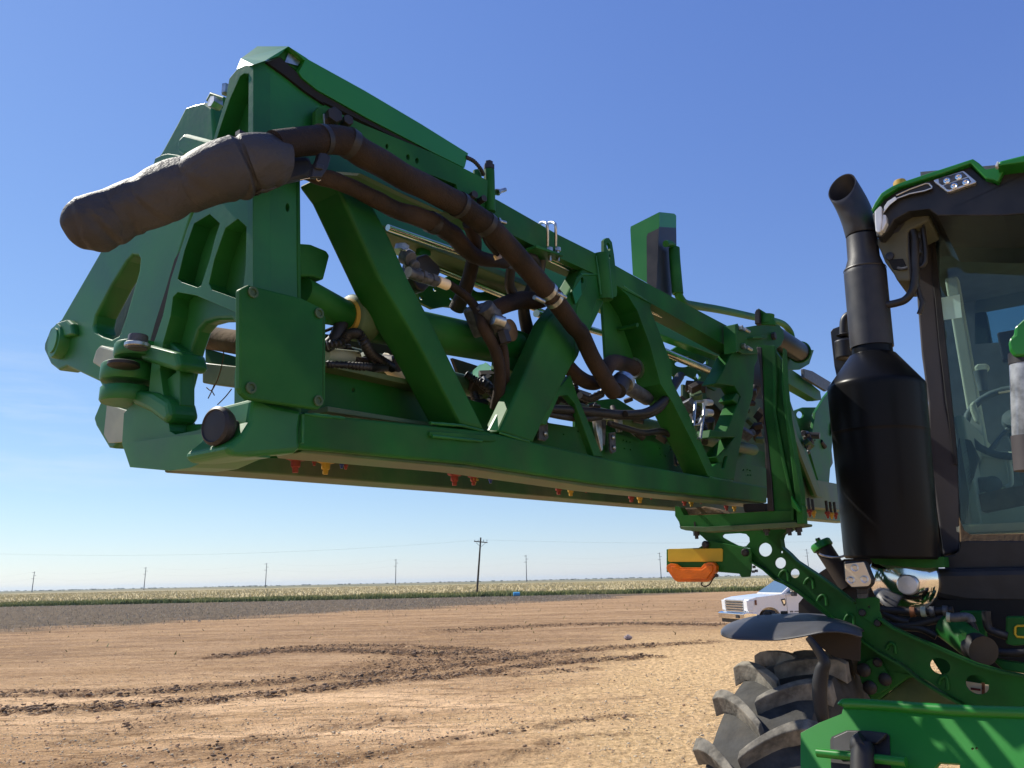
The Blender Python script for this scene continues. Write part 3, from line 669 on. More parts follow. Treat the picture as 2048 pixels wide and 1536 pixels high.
# end post and upper plate
sub('end_post', '. 507,128 530,121 552,131 572,150 612,180 655,212 700,240 735,262 780,300 830,345 890,398 886,424 800,385 722,347 672,343 600,345 601,500 602,650 602,830 505,830 505,600 505,400', NP(0.0), 0.014, 'paint_cast', bevel=0.008, seg=3, holes=[circ(575, 415, 4, 9, 12)])
sub('end_post_flange', '. 600,345 602,520 602,640 597,640 595,520 594,345', NP(-0.002), 0.02, bevel=0.002)
# top chord
sub('top_chord', '. 880,345 995,400 1060,437 1112,467 1192,507 1231,531 1306,573 1472,661 1472,703 1306,609 1190,548 1091,503 990,452 880,398', NP(0.0), 0.075, 'paint', bevel=0.006, seg=3)
sub('rail_plate', 'C 228,135 250,108 290,105 520,215 960,395 1200,512 1330,578 1325,715 1140,655 1128,605 905,520 480,290 300,235 228,225', NP(-0.02), 0.010, 'paint', holes=[TC('C', circ(685, 360, 9, 16)), TC('C', circ(819, 430, 11, 19)), TC('C', circ(877, 453, 11, 19))], bevel=0.0015)
sub('rail_lower_chord', 'C 460,300 905,510 1150,640 1290,720 1280,830 1040,778 520,545 380,492 380,400', NP(0.02), 0.05, 'paint', bevel=0.004)
sub('guard_channel', 'A 1655,104 1765,175 1785,190 C 540,2 900,215 1205,405 1200,425 1182,497 960,388 560,180 240,0 A 1742,305 1720,270 1760,195', NP(-0.01), 0.07, 'paint_bright', bevel=0.005)
sub('guard_shade', 'A 1515,205 1600,175 1740,300 C 240,5 560,165 960,372 960,400 700,285 430,150 270,72 A 1890,478 1760,390 1640,295', NP(-0.006), 0.02, 'dark_gap', bevel=0)  # near-black strip painting the shaded inside of the guard channel
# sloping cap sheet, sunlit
MB().add([P(x, y, NP(d)) for x, y, d in X('A 1322,250,0.10 1350,182,0.10 1455,104,0.10 1655,104,0.0 1590,165,-0.01 1500,198,-0.02 1430,222,-0.02')], [(0, 1, 2, 3, 4, 5, 6)]).build('end_cap', 'paint_bright', boom, bevel=0)
sub('end_cap_rim', 'A 1655,104 1780,190 1750,300 1600,170 1500,200 1590,160', NP(0.005), 0.02, 'paint', bevel=0.002)
sub('decal', 'A 1655,145 1738,190 1715,228 1632,205', NP(0.001), 0.003, 'zinc', bevel=0)
# cover plate with its bolts
cov = sub('cover_plate', 'B 1345,250 1400,222 1725,303 1855,366 1880,400 1878,990 1850,1020 1400,953 1357,915 1345,880', NP(-0.035), 0.014, 'paint', bevel=0.003)
for x, y in TC('B', [(1425, 272), (1848, 405), (1412, 882), (1842, 965)]):
    c = P(x, y, NP(-0.036)); mb = MB(); mb.lathe(c, -N, [(.0095, 0), (.0095, .003), (.006, .003), (.005, .0005), (0, .0005)], 14); mb.build('bolt', 'paint_dirty', boom)
sub('cover_edge', 'B 1880,420 1890,430 1888,950 1878,990', NP(-0.02), 0.006, 'paint', bevel=0)
# diagonal braces: front faces traced, true box depth behind
sub('brace', '. 650,345 679,350 747,411 783,480 819,560 862,640 972,863 922,850 838,690 760,560 679,385', NP(0.004), 0.085, 'paint', bevel=0.008, seg=3)
sub('brace', '. 997,864 1040,770 1097,640 1134,592 1152,560 1166,535 1222,540 1209,604 1180,665 1144,732 1100,818 1067,886', NP(0.004), 0.052, 'paint', bevel=0.008, seg=3)
sub('brace', 'E 430,520 660,640 640,690 780,1055 780,1160 . 1376,825 1405,890 1436,958 1416,952 1395,905 1344,803 1321,768 1300,690 1275,622 1255,590 1234,572', NP(0.004), 0.085, 'paint', bevel=0.006, holes=[TC('E', circ(560, 800, 9, 14)), ])
sub('brace', 'G 1075,835 1000,805 1040,745 1110,700 1180,560 1020,560 1030,510 1130,520 1220,300 1180,230 1060,215 1110,130 1150,40 1200,-20 1330,-40 1330,60 1310,105 1300,290 1240,500 1180,832', NP(0.006), 0.06, 'paint', bevel=0.004, holes=[TC('G', [(1195, 275), (1215, 290), (1200, 345), (1165, 320)]), TC('G', [(1060, 682), (1133, 680), (1115, 755), (1100, 755)])])
sub('web_plate', 'E 335,640 430,560 560,640 640,780 700,1000 790,1170 700,1190 360,1040', NP(0.075), 0.01, 'paint', bevel=0.002, holes=[TC('E', circ(463, 680, 15, 10)), TC('E', circ(487, 766, 15, 9))])
sub('gusset', '. 1141,750 1157,797 1206,914 1188,912 1150,808 1135,790 1118,792 1092,850 1080,848 1110,785', NP(0.03), 0.02, 'paint', bevel=0.002)
sub('gusset', 'D 1340,960 1392,860 1398,960', NP(-0.004), 0.006, 'paint_bright', bevel=0)  # brighter green triangle painting the sunlit patch by the brace
sub('brace_tab', 'C 1870,1290 1900,1200 1930,1175 1968,1215 1962,1260 1900,1370', NP(-0.006), 0.008, 'paint', bevel=0.002, holes=[TC('C', circ(1935, 1218, 10, 20, 8))])
MB().add([P(x, y, NP(d)) for x, y, d in X('C 1870,1290,-.008 1925,1210,-.008 1930,1310,-.03 1892,1370,-.03')], [(0, 1, 2, 3)]).build('brace_tab', 'paint_bright', boom)
# lifting eye and half tube
sub('lifting_eye', 'E 345,258 360,243 378,243 397,270 410,350 418,420 430,590 425,618 385,625 372,420 345,335', NP(-0.012), 0.010, 'paint', bevel=0.002, holes=[TC('E', circ(375, 300, 11, 27, 14, -0.2)), TC('E', circ(378, 362, 10, 14))])
a = P(*X('E 322,350')[0], NP(0.0)); b = P(*X('E 350,640')[0], NP(0.0))
MB().tube([a, b], 0.026, sides=24, sub=1).build('eye_tube', 'paint', boom)
sub('eye_gusset', 'E 290,345 325,335 335,640 300,640 180,1000 150,1050 170,700 215,480 280,480', NP(0.002), 0.03, 'paint', bevel=0.003)
# far end bracket, pin, roller
sub('end_bracket', 'E 1188,795 1205,800 1245,815 1420,785 1465,797 1495,840 1500,885 1480,930 1440,960 1300,985 1230,985 1200,960', NP(-0.02), 0.014, 'paint', bevel=0.003)
sub('bracket_rib', 'E 1300,875 1385,862 1395,875 1385,885 1300,885', NP(-0.045), 0.028, 'paint', bevel=0.001)
c = P(*X('E 1422,873')[0], NP(-0.022)); MB().hexb(c, -N, 0.018, 0.016).build('bolt', 'black_plastic', boom)
for x, y in TC('E', [(1225, 830), (1240, 945)]):
    c = P(x, y, NP(-0.022)); MB().hexb(c - U * .02, -N, 0.012, 0.014).cyl(c - N * .014 + U * 0.0, c - N * .014 + U * .05, 0.007).build('bolt', 'zinc', boom)
sub('side_flange', 'E 1186,795 1204,790 1208,970 1192,975', NP(-0.06), 0.05, 'paint', bevel=0.002)
a = P(*X('E 1400,850')[0], NP(0.045)); b = P(*X('E 1600,975')[0], NP(0.045))
roller = MB().cyl(a, b, 62 / 3.2 * dep(b) / F, sides=32).build('roller', 'shield_paint', SPR)
c = P(*X('E 1625,985')[0], NP(-0.10)); dv = (b - a).normalized()
MB().lathe(b - dv * .01, dv, [(0, 0), (.058, 0), (.060, .004), (.058, .016), (0, .016)], 36).build('roller_flange', 'paint', roller)
plate('roller_flange', 'E 1430,950 1500,920 1600,950 1690,960 1660,1050 1600,1085 1480,1090', NP(0.10), 0.012, 'paint', roller, bevel=0.002)
# thin pin stand with nut on top
a = P(*X('C 1345,780')[0], NP(-0.005)); b = P(*X('C 1338,515')[0], NP(-0.005)); c = P(*X('C 1338,460')[0], NP(-0.005))
MB().cyl(a, b, 0.0135).build('hinge_barrel', 'paint', boom)
MB().cyl(b, b.lerp(c, .55), 0.011).hexb(b.lerp(c, .1), Z, 0.014, 0.012).hexb(b.lerp(c, .5), Z, 0.010, 0.012).build('bolt', 'black_plastic', boom)
a = P(*X('C 1265,640')[0], NP(0.03)); MB().cyl(a, P(*X('C 1262,520')[0], NP(0.03)), 0.011).build('hinge_barrel', 'paint', boom)
a = P(*X('C 1388,655')[0], NP(-0.01)); b = P(*X('C 1440,638')[0], NP(-0.01)); MB().cyl(a, b, 0.0055).hexb(a, b - a, .009, .007).build('bolt', 'zinc', boom)
a = P(*X('C 1390,835')[0], NP(-0.01)); b = P(*X('C 1442,850')[0], NP(-0.01)); MB().cyl(a, b, 0.005).hexb(a, b - a, .009, .007).build('bolt', 'zinc', boom)
# U-bolts over the top chord
for dx in (0, 52):
    q = X('C %d,1000,0 %d,880,-.012 %d,850,-.005 %d,850,.03 %d,870,.07' % (1712 + dx, 1712 + dx, 1700 + dx, 1670 + dx, 1652 + dx))
    MB().tube([P(x, y, NP(d - .012)) for x, y, d in q], 0.0042, sides=10, sub=4).build('u_bolt', 'zinc', boom)
    a = P(*X('C %d,1010' % (1724 + dx))[0], NP(-.012)); b = P(*X('C %d,1095' % (1728 + dx))[0], NP(-.012)); MB().cyl(a, b, .0045).hexb(a, b - a, .009, .01).build('bolt', 'zinc', boom)
sub('clamp_plate', 'C 1640,990 1815,1050 1815,1065 1640,1010', NP(-0.03), 0.10, 'paint', bevel=0.002)

# ---------------- end casting, facing along the machine
S0 = -0.225
E1_ = P(506, 128, NP(0.0)); E2_ = P(504, 830, NP(0.0)); EN_ = (E2_ - E1_).cross(N).normalized()
if EN_.dot(U) < 0: EN_ = -EN_
def EP(o): return (E1_ + EN_ * o + N * 0, EN_)      # the slightly leaning end plane of the boom
OUTL = 'A 1430,225 1380,225 1325,250 1275,310 1255,430 1215,560 1175,700 1120,1000 1010,1260 B 900,190 872,320 850,420 790,600 760,900 640,1000 600,1045 588,1240 640,1390 880,1412 1030,1392 1240,1290 1420,1325 1428,900 1428,300'
WIN = TC('B', [(1195, 450), (1290, 448), (1330, 480), (1335, 520), (1320, 700), (1300, 800), (1300, 1000), (1240, 1010), (1150, 1095), (1090, 1110), (980, 1115), (948, 1060), (950, 960), (1000, 760), (1040, 620), (1075, 520), (1120, 470)])
cast = plate('end_casting', OUTL, EP(0.0), 0.035, 'paint_cast', SPR, bevel=0.009, seg=4, holes=[
    TC('A', [(1345, 295), (1370, 278), (1400, 280), (1418, 310), (1418, 650), (1400, 670), (1195, 695), (1225, 600), (1280, 440)]),
    TC('B', [(945, 185), (970, 205), (1070, 240), (1095, 228), (1150, 60), (1180, -60), (1215, -170), (1150, -230), (1050, -170), (990, 0)]),
    TC('B', [(1180, 60), (1145, 215), (1165, 255), (1320, 310), (1360, 290), (1380, 100), (1385, -150), (1330, -200), (1250, -140)]),
    TC('B', [(945, 270), (1060, 290), (1320, 400), (1342, 440), (1340, 520), (1325, 700), (1308, 800), (1306, 1010), (1250, 1030), (1150, 1130), (1060, 1155), (930, 1180), (895, 1160), (880, 1050), (850, 900), (830, 760), (850, 600), (900, 420), (915, 300)])])
plate('casting_web', 'A 1425,235 1350,250 1275,330 1225,560 1180,700 1120,1000 1015,1260 B 910,200 880,330 860,440 800,620 770,900 700,1010 700,1240 1240,1280 1420,1300 1424,900', EP(.034), .03, 'paint_cast', cast, bevel=.008, seg=3, holes=[WIN])
plate('slit_shade', 'B 962,0 972,10 905,190 878,320 850,430 790,610 765,600 800,470 870,250 925,60', EP(.030), .02, 'dark_gap', cast, bevel=0)  # dark strip painted in for the shaded slit between casting and plate
def rib_(spec, r0, parent=cast, name='rib', s=S0, m='paint_cast'):
    pts = [P(x, y, SP(s)) for x, y in X(spec)]
    pts = [p + U * (0.02 + r0 * .35) for p in pts]
    MB().tube(pts, [r0 * .85] * len(pts), sides=14, sub=6).build(name, m, parent)
# recess floor in shade behind the upper pocket
0 and plate('pocket_web', 'A 1330,300 1415,290 1420,660 1200,690', EP(0.02), 0.004, 'paint_cast', cast, bevel=0)
# bottom foot of the casting
plate('foot', 'B 590,1240 760,1215 900,1195 1100,1180 1250,1260 1290,1318 1250,1290 1030,1392 900,1412 640,1390', EP(-0.02), 0.09, 'paint_cast', cast, bevel=0.012, seg=3)
# side lugs
plate('lug', 'A 935,780 950,690 985,655 1160,700 1180,760 1150,850 1050,800 970,800', EP(-0.01), 0.05, 'paint_cast', cast, bevel=0.008, seg=3)
plate('lug', 'A 780,895 800,820 840,800 880,790 950,800 1000,820 1000,900 850,900', EP(0.02), 0.05, 'paint_cast', cast, bevel=0.008, seg=3)
# hinge ears stacked on the pin
def vcyl(x, y, dd, rpx, hpx, name, m, parent, bevel=0.005, s=S0):
    c = P(*X('B %f,%f' % (x, y))[0], EP(dd)); k = dep(c) / F / 3.2
    mb = MB(); mb.lathe(c - Z * hpx * k / 2, Z, [(0, 0), (rpx * k * .95, 0), (rpx * k, hpx * k * .12), (rpx * k, hpx * k * .88), (rpx * k * .95, hpx * k), (0, hpx * k)], 36)
    return mb.build(name, m, parent), c, k
vcyl(690, 590, -0.05, 60, 90, 'hinge_pin', 'castgrey', cast)
vcyl(688, 612, -0.05, 78, 26, 'washer', 'zinc', cast)
for x_, y_, r_, h_ in ((702, 655, 150, 92), (640, 795, 172, 112), (628, 935, 165, 98)):
    vcyl(x_, y_, 0, r_, h_, 'hinge_ear', 'paint_cast', cast, s=S0)
plate('ear_arm', 'B 700,615 760,605 940,655 960,740 930,775 700,700', EP(-0.01), 0.06, 'paint_cast', cast, bevel=0.010, seg=3)
plate('ear_arm', 'B 640,885 800,910 880,960 900,1060 860,1120 760,1040 640,985', EP(-0.01), 0.06, 'paint_cast', cast, bevel=0.012, seg=3)
vcyl(600, 733, -0.05, 95, 26, 'bushing', 'black_rubber', cast)
plate('web', 'B 860,560 960,640 960,1000 800,1220 710,1210 710,1090 640,1030 800,880 930,780', EP(0.012), 0.03, 'paint_cast', cast, bevel=0.006)
plate('sun_patch', 'B 395,720 420,640 450,610 550,640 540,700 500,720 470,770', EP(-0.02), 0.03, 'white_patch', cast, bevel=0.004)  # pale piece painting a sunlit left-facing surface
# slotted plate of the outer boom
slot = plate('slotted_plate', 'A 1178,690 1165,485 1130,460 1060,475 990,500 960,560 830,800 760,890 600,1150 430,1450 B 200,440 130,500 90,600 88,640 130,730 180,770 240,745 440,840 470,900 455,960 405,1080 420,1130 500,1265 535,1270 590,1210 620,1100 650,900 770,600 960,0 A 1150,800',
             EP(0.06), 0.05, 'paint_cast', SPR, bevel=0.006, seg=3, label='wide green plate with a long slot, next to the boom hinge',
             holes=[TC('B', [(690, 35), (703, 60), (695, 140), (650, 300), (605, 450), (570, 545), (520, 572), (470, 555), (420, 525), (408, 480), (420, 420), (520, 230), (620, 70), (655, 32)])])
plate('back_plate', 'B 380,380 640,0 760,0 700,300 640,600 460,640 380,560', EP(0.17), 0.01, 'paint_dirty', slot, bevel=0)
plate('upper_tab', 'A 1120,450 1150,395 1240,425 1230,520 1165,480', EP(0.10), 0.02, 'paint', slot, bevel=0.003)
c = P(*X('A 1215,485')[0], EP(.05)); MB().hexb(c, -U, .012, .02).build('bolt', 'zinc', slot)
c = P(*X('A 1250,410')[0], EP(.05)); MB().hexb(c, Z, .008, .02).build('bolt', 'zinc', slot)
c = P(*X('B 205,590')[0], EP(.06)); MB().lathe(c, -U + N * 0.1, [(.042, -.02), (.042, .012), (.040, .018), (.031, .0185), (.030, .022), (0, .022)], 32).build('boss', 'paint_cast', slot)
plate('weld_pad', 'B 100,560 160,470 235,445 262,470 275,540 200,560', EP(.045), 0.02, 'paint_cast', slot, bevel=0.006)
plate('patch', 'B 490,985 630,1030 600,1200 585,1230 500,1235 470,1180', EP(.05), 0.006, 'white_patch', slot, bevel=0.002)  # pale overlay, sunlight painted onto the left-facing face
# round rubber stop
c = P(*X('B 1185,1125')[0], EP(-0.05)); b = P(*X('B 1330,1110')[0], EP(0.02)); ax = (-U - N * .15).normalized(); L_s = .10; b = c - ax * L_s
stop = MB().lathe(b, ax, [(0, 0), (.016, 0), (.016, L_s - .024), (.028, L_s - .018), (.032, L_s - .010), (.032, L_s), (.027, L_s + .004), (.025, L_s + .002), (0, L_s + .003)], 40).build('rubber_stop', 'black_rubber', SPR)
# ---------------- hydraulic cylinder across the truss
Acy = P(*X('D 560,260')[0], NP(0.13)); Bcy = P(*X('D 1500,440')[0], NP(0.13))
cylb = MB().cyl(Acy, Bcy, 0.047, sides=36).build('hydraulic_cylinder', 'paint', SPR)
ax = (Bcy - Acy).normalized()
a = P(*X('D 425,150')[0], NP(0.12))
MB().lathe(Acy - ax * .055, ax, [(.024, -.004), (.045, 0), (.050, .006), (.050, .050), (.047, .055)], 36).build('gland', 'paint_dirty', cylb)
MB().lathe(Acy - ax * .062, ax, [(.0, 0), (.036, 0), (.040, .006), (.034, .010)], 32).build('seal_face', 'nozzle_yellow', cylb)
MB().lathe(Acy - ax * .066, ax, [(.0, 0), (.024, 0), (.026, .01)], 32).build('seal', 'rust', cylb)
r0 = P(*X('D 130,70')[0], NP(0.10)); MB().cyl(r0, Acy - ax * .05, 0.030, sides=28).build('rod_end', 'paint', cylb)
MB().cyl(Acy - ax * .13, Acy - ax * .05, 0.024, sides=28).build('rod', 'paint', cylb)
plate('clevis', 'C 120,980 190,985 300,1030 320,1060 280,1215 215,1195 130,1190', NP(0.08), 0.05, 'paint', cylb, bevel=0.004)
plate('cylinder_mount', 'D 1320,250 1560,330 1690,385 1700,520 1560,620 1440,560 1460,400 1350,370', NP(0.10), 0.05, 'paint', cylb, bevel=0.004, holes=[TC('D', [(1550, 370), (1640, 400), (1600, 470), (1530, 440)])])
MB().lathe(P(*X('D 1440,330')[0], NP(.09)), -N, [(.03, -.02), (.03, .02), (.024, .024), (0, .024)], 28).build('pivot', 'mud', cylb)

# ---------------- spray line guard between the chords (inner panel)
pan = plate('inner_panel', '. 648,729 810,765 925,795 1100,846 1225,866 1350,893 1534,937 1534,990 1350,958 1225,936 1072,902 905,874 600,840 600,720', NP(0.14), 0.012, 'paint', SPR, bevel=0.002,
            holes=[circ(707, 780, 3.5, 4.5, 10)] + [circ(x, y, 1.5, 1.8, 6) for x, y in TC('G', [(88, 540), (180, 520), (470, 578), (490, 585), (512, 590), (476, 630), (515, 638), (702, 630), (770, 618), (772, 640), (738, 680), (706, 672), (1238, 768), (1262, 765), (1280, 772), (1266, 800), (1284, 802)])])
plate('guard_flange', '. 648,722 810,757 925,787 925,798 810,768 648,732', NP(0.10), 0.10, 'paint_dirty', pan, bevel=0.002)
plate('guard_lower_lip', '. 655,812 905,852 925,862 655,824', NP(0.07), 0.06, 'paint_dirty', pan, bevel=0.002)
for spec in ('D 1660,880 1715,875 1720,1010 1700,1030 1660,1020', 'D 2010,900 2050,880 2090,900 2080,1060 2040,1020', 'G 385,530 420,525 425,650 400,662 388,640', 'G 800,620 825,615 832,735 815,745 803,730'):
    bk = plate('strap_bracket', spec, NP(0.115), 0.008, 'castgrey', pan, bevel=0.002)
for spec in ('G 290,440 330,425 340,640 330,650 300,520', 'G 320,425 440,425 440,440 330,445', 'G 425,430 465,430 465,525 445,525'):
    plate('strap_bracket', spec, NP(0.10), 0.012, 'zinc', pan, bevel=0.002)
for x, y in TC('D', [(1692, 912), (1697, 985)]) + TC('G', [(402, 560), (408, 625), (815, 650), (818, 715), (317, 548)]):
    c = P(x, y, NP(.113)); MB().lathe(c, -N, [(.007, 0), (.007, .003), (.004, .006), (0, .006)], 12).build('bolt', 'zinc', pan)

# ---------------- rear boom (folded behind): lower tube is its own mesh
rear = plate('rear_boom', '. 385,900 560,912 935,945 1200,975 1534,1009 1604,1013 1700,1022 1700,1045 1604,1036 1481,1027 1350,1016 1200,1003 935,979 560,949 382,936', NP(0.34), 0.10, 'paint_dirty', SPR, bevel=0.008, seg=3)
rs_ = lambda name, poly, d, th, m='paint', **k: plate(name, poly, NP(d), th, m, rear, **k)
rs_('chord', '. 722,355 930,448 1065,514 1180,570 1300,622 1460,700 1460,722 1300,662 1165,592 1050,562 930,512 770,455 722,430', 0.22, 0.05, 'paint_bright', bevel=0.004)
rs_('chord_underside', '. 766,452 930,510 1050,560 1170,594 1170,604 1050,572 930,524 770,463', 0.20, 0.09, 'paint_dirty', bevel=0.003)
rs_('hanger', 'C 880,960 975,985 965,1020 970,1060 940,1060 885,1055 905,1010', 0.21, 0.02, 'paint', bevel=0.003)
rs_('lattice_plate', 'C 880,1290 1100,1180 1190,1120 1450,1120 1520,1160 1520,1400 1440,1380 1340,1345 1230,1350 1150,1395 1060,1385 980,1400 900,1360', 0.30, 0.012, 'paint', bevel=0.002,
    holes=[TC('C', circ(993, 1274, 12, 15)), TC('C', circ(906, 1330, 12, 14)), TC('C', circ(1101, 1335, 15, 10)), TC('C', circ(1285, 1262, 52, 32)), TC('C', circ(1192, 1398, 9, 12))])
rs_('lattice_plate', 'E 780,960 850,915 1150,985 1130,1100 1060,1220 1000,1190 940,1150 880,1120 790,1160 720,1050 720,970', 0.30, 0.012, 'paint', bevel=0.002,
    holes=[TC('E', circ(850, 1050, 52, 20)), TC('E', circ(875, 1010, 25, 10)), TC('E', [(980, 1050), (1010, 1015), (1012, 1050)]), TC('E', circ(1083, 1086, 22, 14)), TC('E', circ(950, 1128, 16, 20)), TC('E', circ(787, 1140, 14, 22)), TC('E', circ(1075, 1140, 14, 12)), TC('E', [(885, 1195), (905, 1180), (915, 1195)])])
rs_('brace', 'D 1190,655 1325,530 1355,555 1220,675', 0.30, 0.03, 'paint_bright', bevel=0.002)
MB().add([P(x, y, NP(d)) for x, y, d in X('k 455,790,.26 710,540,.26 790,610,.20 555,840,.20')], [(0, 1, 2, 3)]).build('ledge', 'paint_bright', rear)  # this and the brace above get brighter green for their sunlit faces
rs_('brace', 'G 935,170 985,240 1010,320 1040,420 960,380 930,300', 0.24, 0.01, 'paint', bevel=0.001)
rs_('brace', 'G 1480,190 1530,300 1740,930 1720,945 1690,930 1460,240', 0.20, 0.05, 'paint', bevel=0.003)
rs_('brace', 'G 1810,560 1780,940 1750,945 1660,640 1700,400 1760,300 1800,250 1815,330', 0.26, 0.02, 'paint', bevel=0.003)
rs_('brace', 'j 300,140 340,240 410,500 470,620 690,1180 630,1170 600,1100 440,700 330,350 270,160', 0.17, 0.015, 'paint_dirty', bevel=0.002)
MB().add([P(x, y, NP(d)) for x, y, d in X('j 720,285,.3 785,370,.25 780,480,.25 745,650,.30 690,540,.32 700,330,.32')], [(0, 1, 2, 3, 4, 5)]).build('ledge', 'paint_bright', rear)
rs_('chord', 'h 950,1080 1100,1065 1300,1200 1540,1400 1560,1536 1480,1536 1060,1290 960,1200', 0.22, 0.06, 'paint', bevel=0.003)
rs_('chord_top', 'h 1290,1055 1420,1090 1710,1265 1640,1400 1300,1190', 0.18, 0.02, 'castgrey', bevel=0.003)
rs_('chord_lower', '. 1604,955 1700,972 1700,1022 1604,1012', 0.22, 0.08, 'paint_dirty', bevel=0.003)
rs_('side_plate', 'h 0,0 0,0', 0.2, 0.01) if False else None
rs_('plate', 'j 340,240 470,190 630,190 570,280 640,300 700,420 560,560 400,500', 0.34, 0.012, 'paint', bevel=0.002, holes=[TC('j', circ(440, 270, 40, 40))])
a = P(*X('C 1000,1140')[0], NP(0.26)); b = P(*X('C 1800,1470')[0], NP(0.26)); MB().cyl(a, b, 0.009, sides=16).build('rod', 'steel_rod', rear)
a = P(*X('C 1800,1100')[0], NP(0.10)); 
a = P(*X('E 700,960')[0], NP(0.22)); b = P(*X('E 1110,1130')[0], NP(0.22)); MB().cyl(a, b, 0.017, sides=16).build('rod', 'steel_rod', rear)
a = P(*X('C 1640,1430')[0], NP(0.12)); b = P(*X('E 430,880')[0], NP(0.16)); MB().cyl(a, b, 0.011, sides=16).build('rod', 'steel_rod', rear)
a = P(*X('E 635,705')[0], NP(0.04)); b = P(*X('E 770,765')[0], NP(0.04)); MB().cyl(a, b, 0.008, sides=16).build('rod', 'steel_rod', rear)
a = P(*X('C 1690,1060')[0], NP(0.03)); b = P(*X('C 1910,1160')[0], NP(0.03)); MB().cyl(a, b, 0.010, sides=16).build('rod', 'steel_rod', rear)
a = P(*X('C 690,880')[0], NP(0.15)); b = P(*X('C 1180,1050')[0], NP(0.15)); MB().cyl(a, b, 0.008, sides=12).build('rod', 'steel_rod', rear)
# panel seen through the casting window
plate('cross_tube', 'B 1100,720 1330,745 1330,880 1100,850', SP(0.06), 0.03, 'paint_dirty', cast, bevel=0.004)
plate('cross_tube', 'B 1120,630 1335,690 1335,745 1120,720', SP(0.10), 0.03, 'paint', cast, bevel=0.002)
MB().cyl(P(*X('B 1130,560')[0], SP(.10)), P(*X('B 1380,600')[0], SP(.10)), 0.028, sides=24).build('pipe', 'mud', cast)
# small twigs caught in the window
for spec in ('B 1240,640 1232,720 1200,830 1165,900 1140,950', 'B 1290,890 1250,940 1200,990', 'B 1180,860 1160,900 1130,880', 'B 1165,905 1180,930'):
    MB().tube([P(x, y, SP(0.0)) for x, y in X(spec)], 0.0012, sides=5, sub=3).build('dry_twig', 'mud', cast)

# ---------------- nozzles between the chords
def nozzle(px, py, sc_, m1, d=0.20):
    c = P(px, py, NP(d)); k = sc_
    o = MB().lathe(c, -Z, [(0, -.012 * k), (.020 * k, -.012 * k), (.022 * k, -.004 * k), (.022 * k, .008 * k), (.014 * k, .012 * k), (.013 * k, .028 * k), (.009 * k, .030 * k), (.008 * k, .044 * k), (0, .044 * k)], 14).build('nozzle', m1, rear)
    MB().box(c - Z * .002, U * .028 * k, N * .006, Z * .006 * k).build('cap_wing', m1, o)
    MB().cyl(c + Z * .01, c + Z * .07, 0.012 * k, sides=10).build('stem', 'black_plastic', o)
for px, py, k, m1 in [(592, 916, 1.0, 'red'), (629, 918, .5, 'red'), (652, 922, .95, 'yellow'), (684, 924, .5, 'blue'), (692, 926, .5, 'red'), (909, 948, 1.0, 'red'), (947, 953, .8, 'red'), (949, 960, .5, 'yellow'), (981, 954, .6, 'blue'),
                      (1117, 970, 1.0, 'red'), (1141, 973, 1.0, 'yellow'), (1172, 975, .6, 'red'), (1262, 986, 1.1, 'red'), (1279, 988, 1.1, 'yellow'), (1302, 990, .6, 'red'), (1368, 997, 1.0, 'red'), (1382, 999, 1.0, 'yellow'), (1402, 1000, .6, 'red'),
                      (1452, 1008, 1.0, 'red'), (1468, 1010, 1.0, 'yellow')]:
    nozzle(px, py - 2, k * .72, 'nozzle_yellow' if m1 == 'yellow' else m1)
for px, py, k, m1 in [(1619, 1022, 1.0, 'red'), (1627, 1024, 1.0, 'yellow'), (1655, 1026, 1.0, 'red'), (1663, 1028, 1, 'yellow'), (1671, 1028, 1, 'red')]:
    nozzle(px, py, k * .7, 'nozzle_yellow' if m1 == 'yellow' else m1, 0.15)

# ---------------- hoses
h1 = hose('feed_hose', 'C -40,352,-.10,29 100,335,-.10,29 230,322,-.10,29 330,318,-.10,29 430,335,-.10,29 520,400,-.09,29 650,470,-.08,28 800,560,-.08,26.5 930,620,-.07,25.5 1050,685,-.07,25 1150,735,-.07,24.5 1230,795,-.07,24 1320,860,-.07,23.5 1420,960,-.06,22.5 1520,1070,-.06,22 1620,1185,-.05,21 1720,1300,-.05,20 1800,1400,-.04,19 1880,1510,-.04,18 E 200,860,-.04,17.5 270,1010,-.03,17 330,1110,-.03,17 380,1190,-.03,17 405,1225,-.02,17', 'rubber_hose', SPR, sides=20, sub=8, label='thick brown rubber hose sweeping across the front of the boom')
def ring(spec, hw_px, m, parent, name='clamp', grow=1.12):
    (x, y, d, r, x2, y2) = [float(v) for v in spec.split(',')[0:6]]
    return None
def clampring(tag_, x, y, d, r, ang, wpx, m='black_plastic', parent=None, name='hose_clamp', grow=1.08):
    """band round a hose at magnified pixel x,y; ang = direction of the hose in the picture (degrees, down = +)"""
    pl = NP(d); q = X('%s %f,%f' % (tag_, x, y))[0]; k = CR[tag_][2]
    ca, sa = math.cos(R(ang)), math.sin(R(ang))
    a = P(q[0] - ca * wpx / 2, q[1] - sa * wpx / 2, pl); b = P(q[0] + ca * wpx / 2, q[1] + sa * wpx / 2, pl)
    rr = r * dep((a + b) / 2) / F * grow
    return MB().cyl(a, b, rr, sides=28).build(name, m, parent or h1)
clampring('C', 268, 320, -.10, 29, 0, 9)
clampring('C', 440, 340, -.10, 29, 35, 16)
clampring('C', 1148, 735, -.07, 24.5, 32, 9)
clampring('C', 1318, 858, -.07, 23.5, 42, 11)
for dx, dy in ((0, 0), (38, 48)):
    c_ = clampring('C', 1712 + dx, 1288 + dy, -.05, 20, 47, 8, 'zinc', grow=1.07)
    p = P(*X('C %d,%d' % (1655 + dx * .3 - (0 if dx == 0 else -130), 1340 + dy - (0 if dx == 0 else 75)))[0], NP(-.075)); 
    MB().cyl(p - U * .018, p + U * .022, .0055, sides=10).build('clamp_screw', 'zinc', c_)
